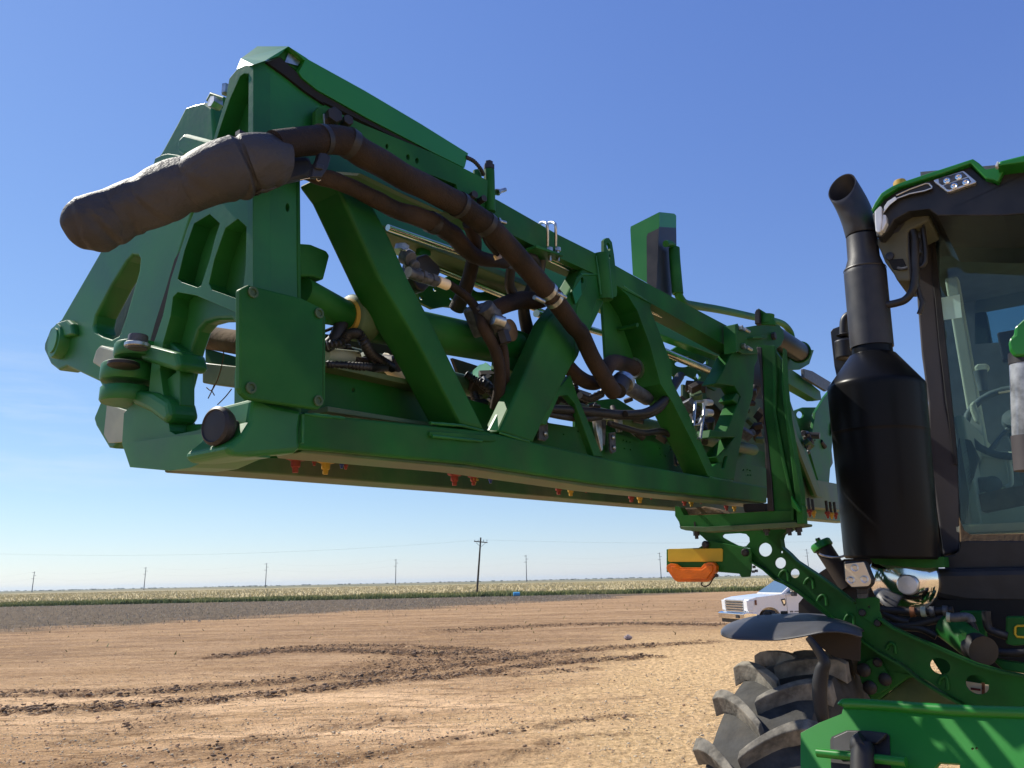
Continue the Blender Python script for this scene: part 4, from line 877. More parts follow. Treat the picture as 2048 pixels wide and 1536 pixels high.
clampring('C', 1735, 1312, -.05, 20, 47, 22, 'rubber_hose', name='joiner', grow=1.03)
clampring('E', 440, 1190, .0, 20, -62, 20, 'black_plastic', grow=1.0)
clampring('E', 470, 1165, .0, 20, -62, 8, 'zinc', grow=1.12)
h2 = hose('return_hose', 'E 110,1060,.06,15 180,1130,.05,15 260,1170,.03,15 330,1150,.03,15 360,1080,.02,16 400,1040,.03,16 470,1050,.06,16 560,1085,.08,16', 'rubber_hose', SPR, sides=16, label='short curved brown hose looping beside the thick hose')
clampring('E', 540, 1078, .08, 17, 15, 7, 'zinc', h2, grow=1.25)
p0 = P(*X('E 560,1085')[0], NP(.09)); p1 = P(*X('E 700,1170')[0], NP(.12)); MB().cyl(p0, p1, .022, sides=18).build('pipe', 'castgrey', h2)
p0 = P(*X('E 470,1180')[0], NP(.03)); p1 = P(*X('E 620,1270')[0], NP(.08)); MB().cyl(p0, p1, .024, sides=18).build('pipe', 'castgrey', h2)
h3 = hose('bundled_hose', 'C 60,470,-.02,22 160,520,-.03,18 250,550,-.04,17 400,600,-.03,17 540,660,-.03,17 700,750,-.03,18 850,800,-.02,19 1000,860,-.01,20 1100,920,0,19 1180,1010,.02,18 1280,1075,.03,15 1440,1110,.05,11', 'rubber_hose', SPR, sides=16, noise=0.10, nseed=3, label='dark taped hose bundle running below the thick brown hose')
clampring('C', 975, 850, -.01, 20, 25, 14, 'black_rubber', h3, grow=1.1)
hose('branch_hose', 'C 1210,850,.0,14 1245,960,.03,14 1240,1060,.06,14 1215,1180,.09,14 1180,1290,.12,15 1130,1400,.16,16', 'rubber_hose', SPR, sides=16)
hose('cross_hose', 'C 1280,1460,.10,16 1400,1390,.09,17 1540,1345,.08,18 1640,1350,.05,17 1700,1340,.02,14', 'rubber_hose', SPR, sides=16)
hose('dark_hose', 'C 1560,1060,.02,11 1620,1080,.02,11 1640,1170,.05,11 1600,1290,.08,12 1560,1400,.10,12 1590,1560,.12,14', 'black_rubber', SPR)
hose('dark_hose', 'C 1480,1130,.05,10 1470,1250,.08,10 1510,1330,.09,10', 'black_rubber', SPR)
hose('dark_hose', 'C 1670,1010,.02,11 1665,1120,.04,11 1650,1200,.05,11', 'black_plastic', SPR)
plate('hose_tag', 'C 1372,1060 1405,1035 1422,1075 1385,1088', NP(-.02), .004, 'cream', h3, bevel=0)
hose('thin_cable', 'C 1305,930,-.03,5 1330,980,-.03,6 1390,1050,-.02,6', 'black_rubber', SPR)
hose('supply_hose', 'C 1080,1240,.04,8 1150,1290,.04,9 1220,1350,.04,9 1270,1430,.03,10 D 1300,300,.02,12 1370,430,.02,12 1405,560,.03,12 1405,690,.05,12 1380,820,.08,12', 'rubber_hose', SPR, sides=12, label='black hose dropping behind the crossing braces')
hose('supply_hose', 'D 1400,340,.04,10 1430,450,.04,10 1440,600,.05,10 1430,720,.08,10', 'rubber_hose', SPR, sides=12)
# fittings and valve block
fit = plate('valve_block', 'D 1265,170 1300,140 1350,165 1420,190 1430,240 1400,290 1420,330 1340,350 1300,260', NP(.02), .05, 'castgrey', SPR, bevel=0.006)
MB().cyl(P(*X('D 1310,170')[0], NP(.01)), P(*X('D 1430,330')[0], NP(.01)), .022, sides=20).build('fitting', 'castgrey', fit)
MB().cyl(P(*X('D 1360,250')[0], NP(-.01)), P(*X('D 1430,270')[0], NP(-.02)), .014, sides=12).build('fitting', 'zinc', fit)
MB().hexb(P(*X('D 1420,330')[0], NP(.0)), V((.3, .1, -1)), .016, .03).build('fitting', 'black_plastic', fit)
lamp = plate('work_lamp', 'C 885,1065 940,1045 1030,1135 1032,1165 1020,1190 925,1292 880,1275 838,1200 870,1120', NP(.06), .05, 'black_plastic', SPR, bevel=0.006)
fx_ = MB()
for x, y, rr, L_ in [(790, 1060, .018, .05), (820, 1110, .015, .05), (850, 1160, .013, .05)]:
    fx_ = MB().cyl(P(*X('C %d,%d' % (x, y))[0], NP(.05)), P(*X('C %d,%d' % (x + 50, y + 25))[0], NP(.03)), rr, sides=16).build('coupling', 'castgrey', lamp, bevel=0.003)
for i, (x, y) in enumerate([(770, 1040), (800, 1075), (785, 1030), (815, 1100)]):
    MB().hexb(P(*X('C %d,%d' % (x, y))[0], NP(.05)), U * .3 + Z, .017 - .002 * i, .014).build('nut', 'zinc', lamp)
MB().tube([P(x, y, NP(.02)) for x, y in X('C 820,1165 900,1195 1000,1225')], .0125, sides=14, sub=4).build('coupling', 'castgrey', lamp)
for a_, b_ in (((900, 1190), (920, 1200)), ((960, 1210), (985, 1220))):
    MB().cyl(P(*X('C %d,%d' % a_)[0], NP(.02)), P(*X('C %d,%d' % b_)[0], NP(.02)), .0155, sides=6).build('nut', 'castgrey', lamp)
MB().cyl(P(*X('C 1008,1222')[0], NP(.02)), P(*X('C 1070,1248')[0], NP(.02)), .0125, sides=18).build('collar', 'cream', lamp)
plate('lamp_clip', 'C 800,1020 820,1008 870,1040 860,1060 820,1045', NP(.03), .02, 'silver', lamp, bevel=0.002)
# corrugated conduits and clutter inside the truss
for spec in ('D 300,420,.12,9 400,395,.10,9 440,350,.10,10 500,345,.10,10 540,400,.10,10 580,470,.12,10 650,520,.14,10 720,560,.16,9',
             'D 300,540,.10,7 420,545,.10,7 520,555,.10,8 600,560,.12,8 690,555,.16,9', 'D 1190,600,.2,7 1250,640,.18,7 1330,680,.15,9 1400,780,.15,9', 'D 1240,720,.2,8 1260,780,.18,8 1300,840,.16,8',
             'C 1190,430,-.01,4 1240,455,-.01,4 1280,500,-.01,4 1300,540,0,4', 'D 1890,650,.1,6 1900,720,.1,6 1960,760,.08,6 2060,720,.06,6', 'G 30,330,.1,9 60,300,.1,9 130,330,.1,9'):
    hose('corrugated_conduit', spec, 'black_plastic', SPR, sides=10, sub=9, corr=0.16)
hose('corrugated_conduit', 'i 380,740,.06,5 410,820,.06,6 420,900,.06,6 408,980,.06,6', 'black_plastic', SPR, sides=10, sub=9, corr=0.16)
for spec in ('E -10,1335,.05,8 150,1345,.05,9 300,1360,.05,9 450,1375,.04,10 600,1370,.04,11 690,1330,.03,11 740,1270,.03,10 790,1190,.03,10 830,1130,.05,9',
             'E -10,1370,.06,6 80,1385,.06,7 200,1400,.06,7 320,1385,.06,8', 'E 480,1370,.02,7 620,1355,.02,8 720,1290,.02,8 780,1210,.02,8 840,1120,.04,7',
             'E 190,1250,.08,7 260,1275,.08,7 330,1240,.07,8', 'E 540,1210,.1,10 620,1260,.1,11 700,1290,.1,12', 'G 380,470,.08,6 480,500,.08,6 600,530,.08,6 700,520,.08,7 760,540,.08,7',
             'D -10,905,.1,4 1,1,.1,4' if False else 'D 290,430,.14,13 350,380,.12,14 390,290,.12,14 400,230,.14,14'):
    hose('hose_line', spec, 'black_rubber', SPR, sides=10, sub=5)
# two thin lines along the panel
hose('hose_line', 'D 1720,820,.10,2.5 1850,825,.10,2.5 2048,835,.10,2.5', 'castgrey', SPR, sides=8)
hose('hose_line', 'D 280,330,.12,3 400,300,.2,4 560,370,.2,4 640,380,.2,4', 'rubber_hose', SPR, sides=8)
rnd = random.Random(5)
def clutter(tag_, pts, n, dlo, dhi, s0, s1):
    xs_ = [p[0] for p in pts]; ys_ = [p[1] for p in pts]
    for i in range(n):
        t_ = rnd.random(); k = t_ * (len(pts) - 1); j = int(min(k, len(pts) - 2)); f_ = k - j
        x = xs_[j] * (1 - f_) + xs_[j + 1] * f_ + rnd.uniform(-1, 1) * pts[j][2]; y = ys_[j] * (1 - f_) + ys_[j + 1] * f_ + rnd.uniform(-1, 1) * pts[j][3]
        q = X('%s %f,%f' % (tag_, x, y))[0]; c = P(q[0], q[1], NP(rnd.uniform(dlo, dhi))); r = rnd.uniform(s0, s1)
        dv = V((rnd.uniform(-1, 1), rnd.uniform(-1, 1), rnd.uniform(-.6, .6))).normalized()
        m = rnd.choice(['black_plastic', 'black_plastic', 'castgrey', 'tank', 'tank', 'paint_dirty', 'black_rubber'])
        if rnd.random() < .5: MB().cyl(c - dv * r * 1.4, c + dv * r * 1.4, r * .8, sides=12).build('valve_fitting', m, rear, bevel=0.002)
        else:
            e = dv.orthogonal().normalized(); MB().box(c, dv * r * 1.2, e * r * .7, dv.cross(e) * r * .8).build('valve_fitting', m, rear, bevel=0.003)
clutter('E', [(880, 1150, 60, 60), (880, 1300, 60, 80), (1010, 1350, 90, 90), (1060, 1430, 60, 60)], 26, .10, .24, .012, .032)
clutter('E', [(1260, 1240, 70, 60), (1300, 1400, 60, 80), (1300, 1500, 60, 50)], 14, .12, .26, .014, .034)
clutter('j', [(450, 520, 60, 60), (560, 560, 90, 90), (620, 680, 80, 90)], 20, .16, .3, .010, .028)
clutter('D', [(1260, 620, 60, 60), (1320, 760, 70, 60), (1340, 830, 50, 50)], 16, .16, .28, .008, .022)
clutter('G', [(60, 300, 60, 40), (330, 330, 120, 50), (620, 480, 140, 40), (730, 560, 60, 40)], 14, .12, .26, .008, .022)
clutter('D', [(330, 440, 40, 40), (520, 480, 130, 30), (700, 560, 60, 30)], 10, .14, .3, .010, .025)
# main spray pipe behind the panel, feeder pipe
a = P(*X('D 290,470')[0], NP(.22)); b = P(*X('G 1300,640')[0], NP(.26))
MB().tube([a, b], .028, sides=20, sub=1).build('spray_pipe', 'paint_dirty', rear)
a = P(*X('D 660,520')[0], NP(.20)); b = P(*X('D 780,600')[0], NP(.20)); MB().cyl(a, b, .022).build('spray_pipe', 'cream', rear)
a = P(*X('D 290,480')[0], NP(.15)); b = P(*X('D 490,500')[0], NP(.15)); MB().cyl(a, b, .016).build('pipe_sleeve', 'white_patch', rear)
a = P(*X('G 1170,240')[0], NP(.2)); MB().cyl(a, P(*X('G 1200,300')[0], NP(.2)), .02).build('spray_pipe', 'white_patch', rear)
plate('rear_web', 'E 850,1180 1100,1230 1290,1290 1290,1520 1000,1500 850,1400', NP(.34), .01, 'paint_dirty', rear, bevel=0)
plate('rear_web', 'j 330,400 760,420 800,800 700,1000 500,900', NP(.45), .01, 'paint_dirty', rear, bevel=0)
rs_('web_plate', '. 1150,806 1232,796 1300,838 1380,856 1530,905 1530,945 1350,900 1225,872 1150,864', .30, .01, 'paint', bevel=0)
rs_('web_plate', '. 1375,765 1430,752 1480,792 1530,800 1530,905 1450,905 1445,888 1412,886 1395,860', .33, .01, 'paint_dirty', bevel=0)
rs_('web_plate', '. 650,668 700,674 775,690 812,728 812,768 648,730', .34, .01, 'tank', bevel=0)
rs_('web_plate', '. 905,716 925,722 1000,746 1062,760 1040,838 985,875 955,850', .36, .01, 'tank', bevel=0)
rs_('web_plate', 'j 330,420 520,360 700,420 760,660 640,960 500,860', .47, .01, 'tank', bevel=0)
rs_('web_plate', '. 1495,705 1530,700 1548,700 1552,1000 1500,985', .36, .01, 'tank', bevel=0)
def weld(spec, d, r=.0035):
    pts = []
    q_ = X(spec)
    for (x0, y0), (x1, y1) in zip(q_[:-1], q_[1:]):
        for i_ in range(8): pts.append(P(x0 + (x1 - x0) * i_ / 8, y0 + (y1 - y0) * i_ / 8, NP(d)))
    MB().tube(pts, [r * rnd.uniform(.75, 1.25) for _ in pts], sides=8, sub=2).build('weld_bead', 'paint_cast', boom)
for sp_, d_ in (('. 860,846 922,851 972,863', .002), ('. 1000,866 1066,886', .002), ('. 1418,954 1436,958', .004), ('. 1426,957 1470,963', .004), ('. 608,828 700,838', .001), ('. 505,574 505,830', -.002), ('. 1192,512 1203,600', -.002),
                ('. 1160,549 1208,549', .002), ('. 1245,572 1300,606', .002), ('D 145,862 142,1070', -.010), ('. 660,346 745,408', .002), ('D 970,998 1338,1036', -.006)):
    weld(sp_, d_)
# zinc sensor frame and hanging bits
for sp_ in ('i 300,495 390,490 400,545 402,640 345,760 278,772 290,620 300,500', 'i 365,665 395,660 360,930 335,925'):
    MB().tube([P(x, y, NP(.0)) for x, y in X(sp_)], .005, sides=8, sub=1).build('sensor_frame', 'zinc', rear)
MB().cyl(P(*X('i 410,500')[0], NP(.02)), P(*X('i 480,505')[0], NP(.02)), .012).build('sensor', 'silver', rear)
MB().cyl(P(*X('i 410,620')[0], NP(.02)), P(*X('i 480,625')[0], NP(.02)), .014).build('sensor', 'silver', rear)

# ---------------- sleeve over the hose
slv = hose('hose_sleeve', 'A 300,1288,.14,12 312,1284,.14,36 345,1268,.13,50 395,1246,.12,57 470,1215,.11,55 560,1180,.10,52 660,1130,.08,49 760,1100,.06,50 850,1060,.04,54 950,1010,.02,55 1060,975,.0,54 1150,930,-.03,57 1240,900,-.05,60 1330,880,-.06,62 1400,860,-.07,60 1470,845,-.08,57 1550,840,-.08,52 1590,845,-.08,48', 'sleeve', SPR, sides=40, sub=7, noise=0.0, rs=1.0, label='grey brown woven sleeve wrapped round the hoses at the boom hinge')
me = slv.data
co = np.empty(len(me.vertices) * 3); me.vertices.foreach_get('co', co); co = co.reshape(-1, 3)
ns = 40; mrow = len(co) // ns; ctr = co.reshape(mrow, ns, 3).mean(1)
for i in range(mrow):
    for k in range(ns):
        a_ = 2 * math.pi * k / ns; t_ = i / mrow
        w_ = 0.03 + 0.03 * math.sin(a_ * 2 + i * 0.055 + 1) + 0.022 * math.sin(i * 0.16 + 1.7 * math.sin(a_ + .4)) + 0.018 * math.sin(a_ * 5 + i * 0.10) + 0.012 * math.sin(a_ * 9 - i * 0.07)
        fold = 0
        for (fi, fa, sl_, dp_, wd_) in ((98, 1.2, 3.0, .10, 1.6), (88, 2.2, -4.0, .09, 1.8), (76, .8, 5.0, .11, 1.7), (62, 2.6, -3.5, .08, 2.0), (50, 1.0, 4.5, .12, 1.8), (38, 2.0, -4.5, .10, 1.8), (26, 1.4, 3.5, .13, 1.7), (16, .9, -3, .12, 1.5), (107, 2.0, 3, .07, 1.5)):
            da_ = (a_ - fa + math.pi) % (2 * math.pi) - math.pi
            dd_ = (i - fi - sl_ * math.sin(da_)) / wd_
            fold += dp_ * (math.exp(-((dd_ - 1.5) ** 2)) * .5 - math.exp(-dd_ * dd_)) * (.05 + .85 * math.exp(-(da_ / 0.9) ** 2))
        cinch = -0.10 * math.exp(-((t_ - 0.80) / 0.016) ** 2)
        co[i * ns + k] = ctr[i] + (co[i * ns + k] - ctr[i]) * (1 + w_ + fold + cinch)
me.vertices.foreach_set('co', co.ravel()); me.update()
sb = slv.modifiers.new('smooth', 'SUBSURF'); sb.levels = 1; sb.render_levels = 1
clampring('A', 1385, 870, -.065, 60, -9, 7, 'black_plastic', slv, 'cable_tie', grow=1.0)
MB().box(P(*X('A 1348,672')[0], NP(-.065)), U * .006, N * .006, Z * .005).build('tie_head', 'black_plastic', slv)
plate('sleeve_flap', 'A 1500,790 1560,860 1640,800 1650,975 1560,1020 1480,1030', NP(-.085), .02, 'sleeve', slv, bevel=0.006)
plate('inner_sleeve', 'A 1540,810 1800,800 1830,900 1790,940 1640,975', NP(-.07), .03, 'black_rubber', slv, bevel=0.01)
st = plate('hose_strap', 'C 255,400 300,405 330,425 310,500 270,560 200,560 215,500 245,440', NP(-.125), .012, 'black_plastic', SPR, bevel=0.003)
plate('buckle', 'C 235,470 285,480 280,510 230,500', NP(-.13), .012, 'black_plastic', st, bevel=0.002)
for x, y, rr in ((325, 190, .016), (410, 222, .011), (1215, 690, .010), (1275, 715, .009)):
    c = P(*X('C %d,%d' % (x, y))[0], NP(-.022)); MB().hexb(c, -N - U * .3, rr, .022).build('bolt', 'black_plastic', boom, bevel=0.001)
plate('nut_plate', 'C 280,150 350,175 355,235 285,225', NP(-.024), .006, 'zinc', boom, bevel=0.001)
for sp_ in ('C 130,575 180,565 215,560', 'C 225,540 240,580 262,575'):
    MB().tube([P(x, y, NP(-.12)) for x, y in X(sp_)], .0006, sides=4, sub=4).build('straw_fibre', 'cream', SPR)

# ---------------- wing panel with bent handrail (behind)
wl = (O + U * 2.9 + N * 0.55, U); 
WP = (O + U * 3.2, U)
cor = P(*X('E 700,77')[0], (O + U * 3.2, U)); 
nfix = (cor, N)      # plane through the edge, facing across
wing = MB(); wing.add([P(x, y, (cor, U)) for x, y in X('E 700,77 516,170 514,190 530,480 620,530 690,600 700,480')], [(0, 1, 2, 3, 4, 5, 6)])
wing.add([P(x, y, (cor, N)) for x, y in X('E 700,77 795,87 808,100 808,178 700,172')], [(0, 1, 2, 3, 4)])
wing = wing.build('wing_panel', 'paint_bright', SPR, label='tall green and black panel rising behind the boom')
MB().add([P(x, y, (cor - N * .004 - U * .004, N)) for x, y in X('E 697,172 808,178 810,310 790,520 778,625 680,580')], [(0, 1, 2, 3, 4, 5)]).add([P(x, y, (cor - U * .006, U)) for x, y in X('E 697,180 625,215 618,235 620,530 683,570')], [(0, 1, 2, 3, 4)]).build('black_insert', 'black_plastic', wing)
rl = (cor + U * .0 - N * .02, N)
q = X('E 740,280 770,280 790,300 797,330 805,420 815,520 822,600 840,640 870,665 950,680 1100,705 1310,750 1440,775 1500,800 1540,850 1550,900 1560,930')
pp = [P(x, y, (cor - N * (0.03 + 0.02 * i / 3), N)) if i < 8 else P(x, y, NP(.28 - .02 * i)) for i, (x, y) in enumerate(q)]
c0 = P(*q[8], (cor - N * .09, N))
pp = [P(x, y, (cor - N * .05, N)) for x, y in q]
MB().tube(pp, [.026 if i > 3 else .02 for i in range(len(pp))], sides=16, sub=5).build('handrail', 'paint', SPR, label='bent green tube handrail ahead of the tall panel')
MB().tube([P(x, y, (cor - N * .05, N)) for x, y in X('E 795,310 800,400 818,600')], .034, sides=16, sub=3).build('rail_socket', 'paint', wing)

# ---------------- cradle: post, tray, support arm
SA = 2.2
pst = plate('boom_cradle', 'G 1325,-30 1420,-30 1480,60 1490,210 1500,350 1525,440 1585,760 1610,960 1620,1110 1430,1110 1435,1030 1400,830 1380,500 1360,200 1340,0', SP(SA - .25), 0.03, 'paint', SPR, bevel=0.003, label='green upright cradle post and tray holding the folded boom',
            holes=[TC('G', circ(1441, 190, 8, 4))])
plate('post_rib', 'G 1490,-20 1500,200 1525,440 1605,900 1610,990 1575,990 1540,700 1505,450 1480,230', SP(SA - .30), 0.05, 'paint', pst, bevel=0.003)
plate('post_flange', 'G 1420,-30 1440,-30 1450,200 1445,400 1475,560 1490,640 1560,960 1560,1090 1545,1090 1540,960 1470,660 1430,400', SP(SA - .275), 0.02, 'paint', pst, bevel=0.003)
plate('rubber_strip', 'G 1320,-20 1350,-20 1362,200 1370,420 1395,600 1420,850 1432,1030 1392,1030 1385,850 1368,500 1355,300 1340,100', SP(SA - .27), 0.012, 'black_rubber', pst, bevel=0.003)
plate('post_top', 'E 1330,690 1420,745 1440,780 1440,800 1340,795', SP(SA - .22), 0.02, 'paint', pst, bevel=0.003)
plate('rubber_strip', 'E 1310,720 1322,698 1338,695 1342,790 1310,795', SP(SA - .24), 0.03, 'black_rubber', pst, bevel=0.003)
MB().cyl(P(*X('E 1390,790')[0], SP(SA - .2)), P(*X('E 1392,735')[0], SP(SA - .2)), .026).build('post_tube', 'paint', pst)
tray = plate('cradle_tray', 'G 800,1000 830,1005 858,1058 1000,1055 1435,1030 1560,1030 1578,1105 1560,1112 835,1140 825,1100 800,1060', SP(SA - .26), 0.05, 'paint', SPR, bevel=0.004)
plate('tray_lip', 'G 826,1128 1000,1132 1570,1100 1632,1110 1630,1125 1560,1135 1160,1155 990,1165 870,1155 835,1145', SP(SA - .28), 0.09, 'paint_dirty', tray, bevel=0.002)
plate('tray_end', 'G 1575,950 1615,1000 1622,1110 1580,1112', SP(SA - .3), 0.05, 'paint', tray, bevel=0.002)
plate('rubber_pad', 'G 830,1010 905,1010 990,1000 1060,1020 1100,1045 860,1055', SP(SA - .20), 0.14, 'mud', tray, bevel=0.006)
plate('rubber_pad', 'G 1230,985 1392,980 1395,1030 1240,1040', SP(SA - .20), 0.10, 'black_rubber', tray, bevel=0.006)
plate('weld_gusset', 'G 1540,930 1600,1030 1590,1040 1545,1000', SP(SA - .32), 0.02, 'paint_bright', tray, bevel=0.002)
for x, y in ((935, 1120), (1385, 1150), (1532, 1150), (1592, 1150), (937, 1175)):
    c = P(*X('G %d,%d' % (x, y))[0], SP(SA - .25)); MB().hexb(c + Z * .012, -Z, .012, .02).cyl(c, c - Z * .02, .007, sides=10).build('bolt', 'black_plastic', tray)
arm = plate('support_arm', 'G 880,1150 990,1165 1160,1158 1570,1135 1530,1150 1500,1170 1490,1200 1500,1262 1545,1300 d 900,388 1100,520 1270,645 1420,765 1440,860 1640,900 1760,985 1900,1050 e 1060,335 1240,410 1420,490 1620,575 1850,640 2100,690 2100,1010 1700,1020 1620,1012 1460,915 1300,830 1180,745 1090,700 960,590 d 1640,1210 1500,1110 1350,985 1200,888 1050,770 900,655 780,580 700,548 590,450 480,385 G 1280,1270 1000,1220 975,1195 950,1175',
            SP(SA), 0.012, 'paint', SPR, bevel=0.003, label='long slanting green support arm with round cut-outs', holes=[
            TC('G', [(1100, 1190), (1112, 1178), (1210, 1172), (1255, 1178), (1275, 1200), (1278, 1228), (1255, 1255), (1235, 1258), (1200, 1250), (1150, 1225), (1105, 1200)]),
            TC('G', circ(1376, 1278, 44, n=28)), TC('G', circ(1473, 1363, 36, n=24)), TC('G', circ(1566, 1430, 30, n=20)), TC('G', circ(1482, 1293, 8, n=10)),
            TC('e', circ(1280, 605, 96, 72, 28, .35)), TC('e', circ(1620, 775, 112, 84, 28, .45))])
def flange(spec, wdt, th=0.008, name='arm_flange', m='paint', parent=arm, s=SA):
    pts = [P(x, y, SP(s)) for x, y in X(spec)]; mb = MB()
    n_ = len(pts); vs = [p - U * wdt for p in pts] + [p + U * .014 for p in pts]; dn = Z * th
    vs2 = [v - dn for v in vs]
    f_ = []
    for i in range(n_ - 1): f_ += [(i, i + 1, n_ + i + 1, n_ + i), (2 * n_ + i, 3 * n_ + i, 3 * n_ + i + 1, 2 * n_ + i + 1), (i, 2 * n_ + i, 2 * n_ + i + 1, i + 1), (n_ + i, n_ + i + 1, 3 * n_ + i + 1, 3 * n_ + i)]
    f_ += [(0, n_, 3 * n_, 2 * n_), (n_ - 1, 3 * n_ - 1, 4 * n_ - 1, 2 * n_ - 1)]
    return mb.add(vs + vs2, f_).build(name, m, parent)
flange('G 1600,1130 1530,1150 1500,1170 1490,1200 1500,1262 1545,1300 d 900,388 1100,520 1270,645 1420,765', .035)
flange('d 1640,900 1760,985 1900,1050 e 1060,335 1240,410 1420,490 1620,575 1850,640 2100,690', .035)
flange('G 1290,1290 d 480,388 590,455 700,552 780,585 900,660 1050,775 1200,892 1350,990 1500,1115 1640,1215 e 960,600 1090,710 1300,838 1460,925 1620,1022', .03)
for x, y in ((1000, 575), (1120, 730), (1370, 905), (1750, 1170), (770, 505)):  # pressed stiffeners
    MB().tube([P(*X('d %f,%f' % (x + dx, y + dy))[0], SP(SA - .004)) for dx, dy in ((-45, 30), (-30, -5), (0, -25), (28, -5), (35, 40), (38, 70))], .006, sides=8, sub=4).build('stiffener', 'paint', arm)
for x, y in ((1330, 740),):
    MB().tube([P(*X('e %f,%f' % (x + dx, y + dy))[0], SP(SA - .004)) for dx, dy in ((-60, 30), (-45, -20), (0, -40), (20, 20), (20, 80))], .006, sides=8, sub=4).build('stiffener', 'paint', arm)
br = plate('lamp_bracket', 'd 1420,735 1600,720 1640,740 1640,850 1660,900 1655,985 1600,985 1440,870', SP(SA - .012), 0.01, 'paint', SPR, bevel=0.002, holes=[TC('d', circ(1543, 812, 11))])
for x, y in ((1485, 865), (1626, 960)): MB().lathe(P(*X('d %d,%d' % (x, y))[0], SP(SA - .014)), -U, [(.013, 0), (.013, .006), (.010, .010), (0, .010)], 16).build('bolt', 'black_plastic', br)
plate('stem', 'd 1435,690 1528,690 1525,740 1440,735', SP(SA - .012), 0.02, 'castgrey', br, bevel=0.002)
ll = plate('side_work_light', 'd 1310,395 1500,395 1570,560 1565,600 1535,640 1385,645 1325,580', SP(SA - .10), 0.06, 'black_plastic', SPR, bevel=0.006, label='cream faced work light with three lamps above the support arm')
plate('light_face', 'd 1322,420 1495,402 1560,560 1555,600 1535,622 1385,630 1330,575', SP(SA - .106), 0.008, 'cream', ll, bevel=0.002)
for x, y in ((1417, 458), (1382, 568), (1507, 562)):
    MB().lathe(P(*X('d %d,%d' % (x, y))[0], SP(SA - .104)), -U, [(.014, 0), (.014, .004), (.011, .0045), (.006, .001), (0, .0015)], 20).build('lens', 'silver', ll)
plate('stem', 'd 1430,640 1540,640 1530,695 1435,690', SP(SA - .07), 0.03, 'black_plastic', ll, bevel=0.003)
# marker plate with yellow reflector and amber light
mk = plate('marker_plate', 'G 745,1275 950,1266 975,1250 1000,1222 1030,1220 1280,1272 1290,1300 1290,1400 1280,1452 1225,1455 1210,1432 1070,1420 745,1422', SP(SA - .03), 0.008, 'paint', SPR, bevel=0.002)
plate('reflector', 'G 760,1272 1098,1270 1106,1278 1104,1350 1098,1354 762,1356 755,1348 754,1280', SP(SA - .033), 0.003, 'yellow', mk, bevel=0.001)
al = plate('amber_light', 'G 742,1395 748,1378 770,1366 798,1370 830,1392 965,1392 985,1368 1010,1358 1045,1360 1065,1385 1060,1420 1025,1470 1005,1484 815,1484 795,1472 750,1410', SP(SA - .06), 0.028, 'amber', SPR, bevel=0.002, seg=2, label='orange marker lens below the yellow reflector')
plate('lens_facet', 'G 770,1385 800,1385 830,1405 970,1405 1010,1375 1040,1378 1040,1415 1000,1465 825,1465 775,1410', SP(SA - .066), 0.008, 'amber', al, bevel=0.003)
for x, y in ((996, 1246), (1250, 1296)): MB().lathe(P(*X('G %d,%d' % (x, y))[0], SP(SA - .033)), -U, [(.016, 0), (.016, .004), (.010, .012), (0, .012)], 20).build('bolt', 'black_plastic', mk)
MB().tube([P(x, y, SP(SA - .04)) for x, y in X('G 975,1486 968,1500 985,1512 1010,1508 1030,1488 1045,1460 1065,1445')], .0028, sides=8, sub=4).build('cable', 'black_plastic', al)
MB().hexb(P(*X('G 1070,1443')[0], SP(SA - .05)), -U, .007, .01).build('bolt', 'black_plastic', mk)
for x, y in ((1305, 1380), (1320, 1405), (1300, 1410)): MB().hexb(P(*X('G %d,%d' % (x, y))[0], SP(SA - .01)), -Z, .006, .010).build('bolt', 'castgrey', mk)
MB().tube([P(x, y, SP(SA)) for x, y in X('G 1280,1345 1330,1375 1380,1400')], .004, sides=8, sub=3).build('cable', 'black_plastic', mk)

# ---------------- wheel
SC, DC = 2.20, -0.085; WR, TW = 0.945, 0.36
cw = O + U * SC + N * (DC - 0.02); cw.z = WR
hw_ = TW / 2
prof = [(.42, -hw_ * .80), (.50, -hw_ * .95), (.62, -hw_ * 1.02), (.74, -hw_), (.83, -hw_ * .93), (.872, -hw_ * .80), (.885, -hw_ * .5), (.89, 0), (.885, hw_ * .5), (.872, hw_ * .80), (.83, hw_ * .93), (.74, hw_), (.62, hw_ * 1.02), (.50, hw_ * .95), (.42, hw_ * .80)]
whl = MB().lathe(cw, N, [(r - .01, h) for r, h in prof], 96).build('tyre', 'tyre', SPR, label='large lugged tractor tyre under the black fender')
rim = MB().lathe(cw, N, [(.44, -hw_ * .8), (.42, -hw_ * .7), (.38, -.05), (.20, .0), (.18, -.04), (0, -.04)], 48).build('rim', 'paint_dirty', whl)
NL = 25
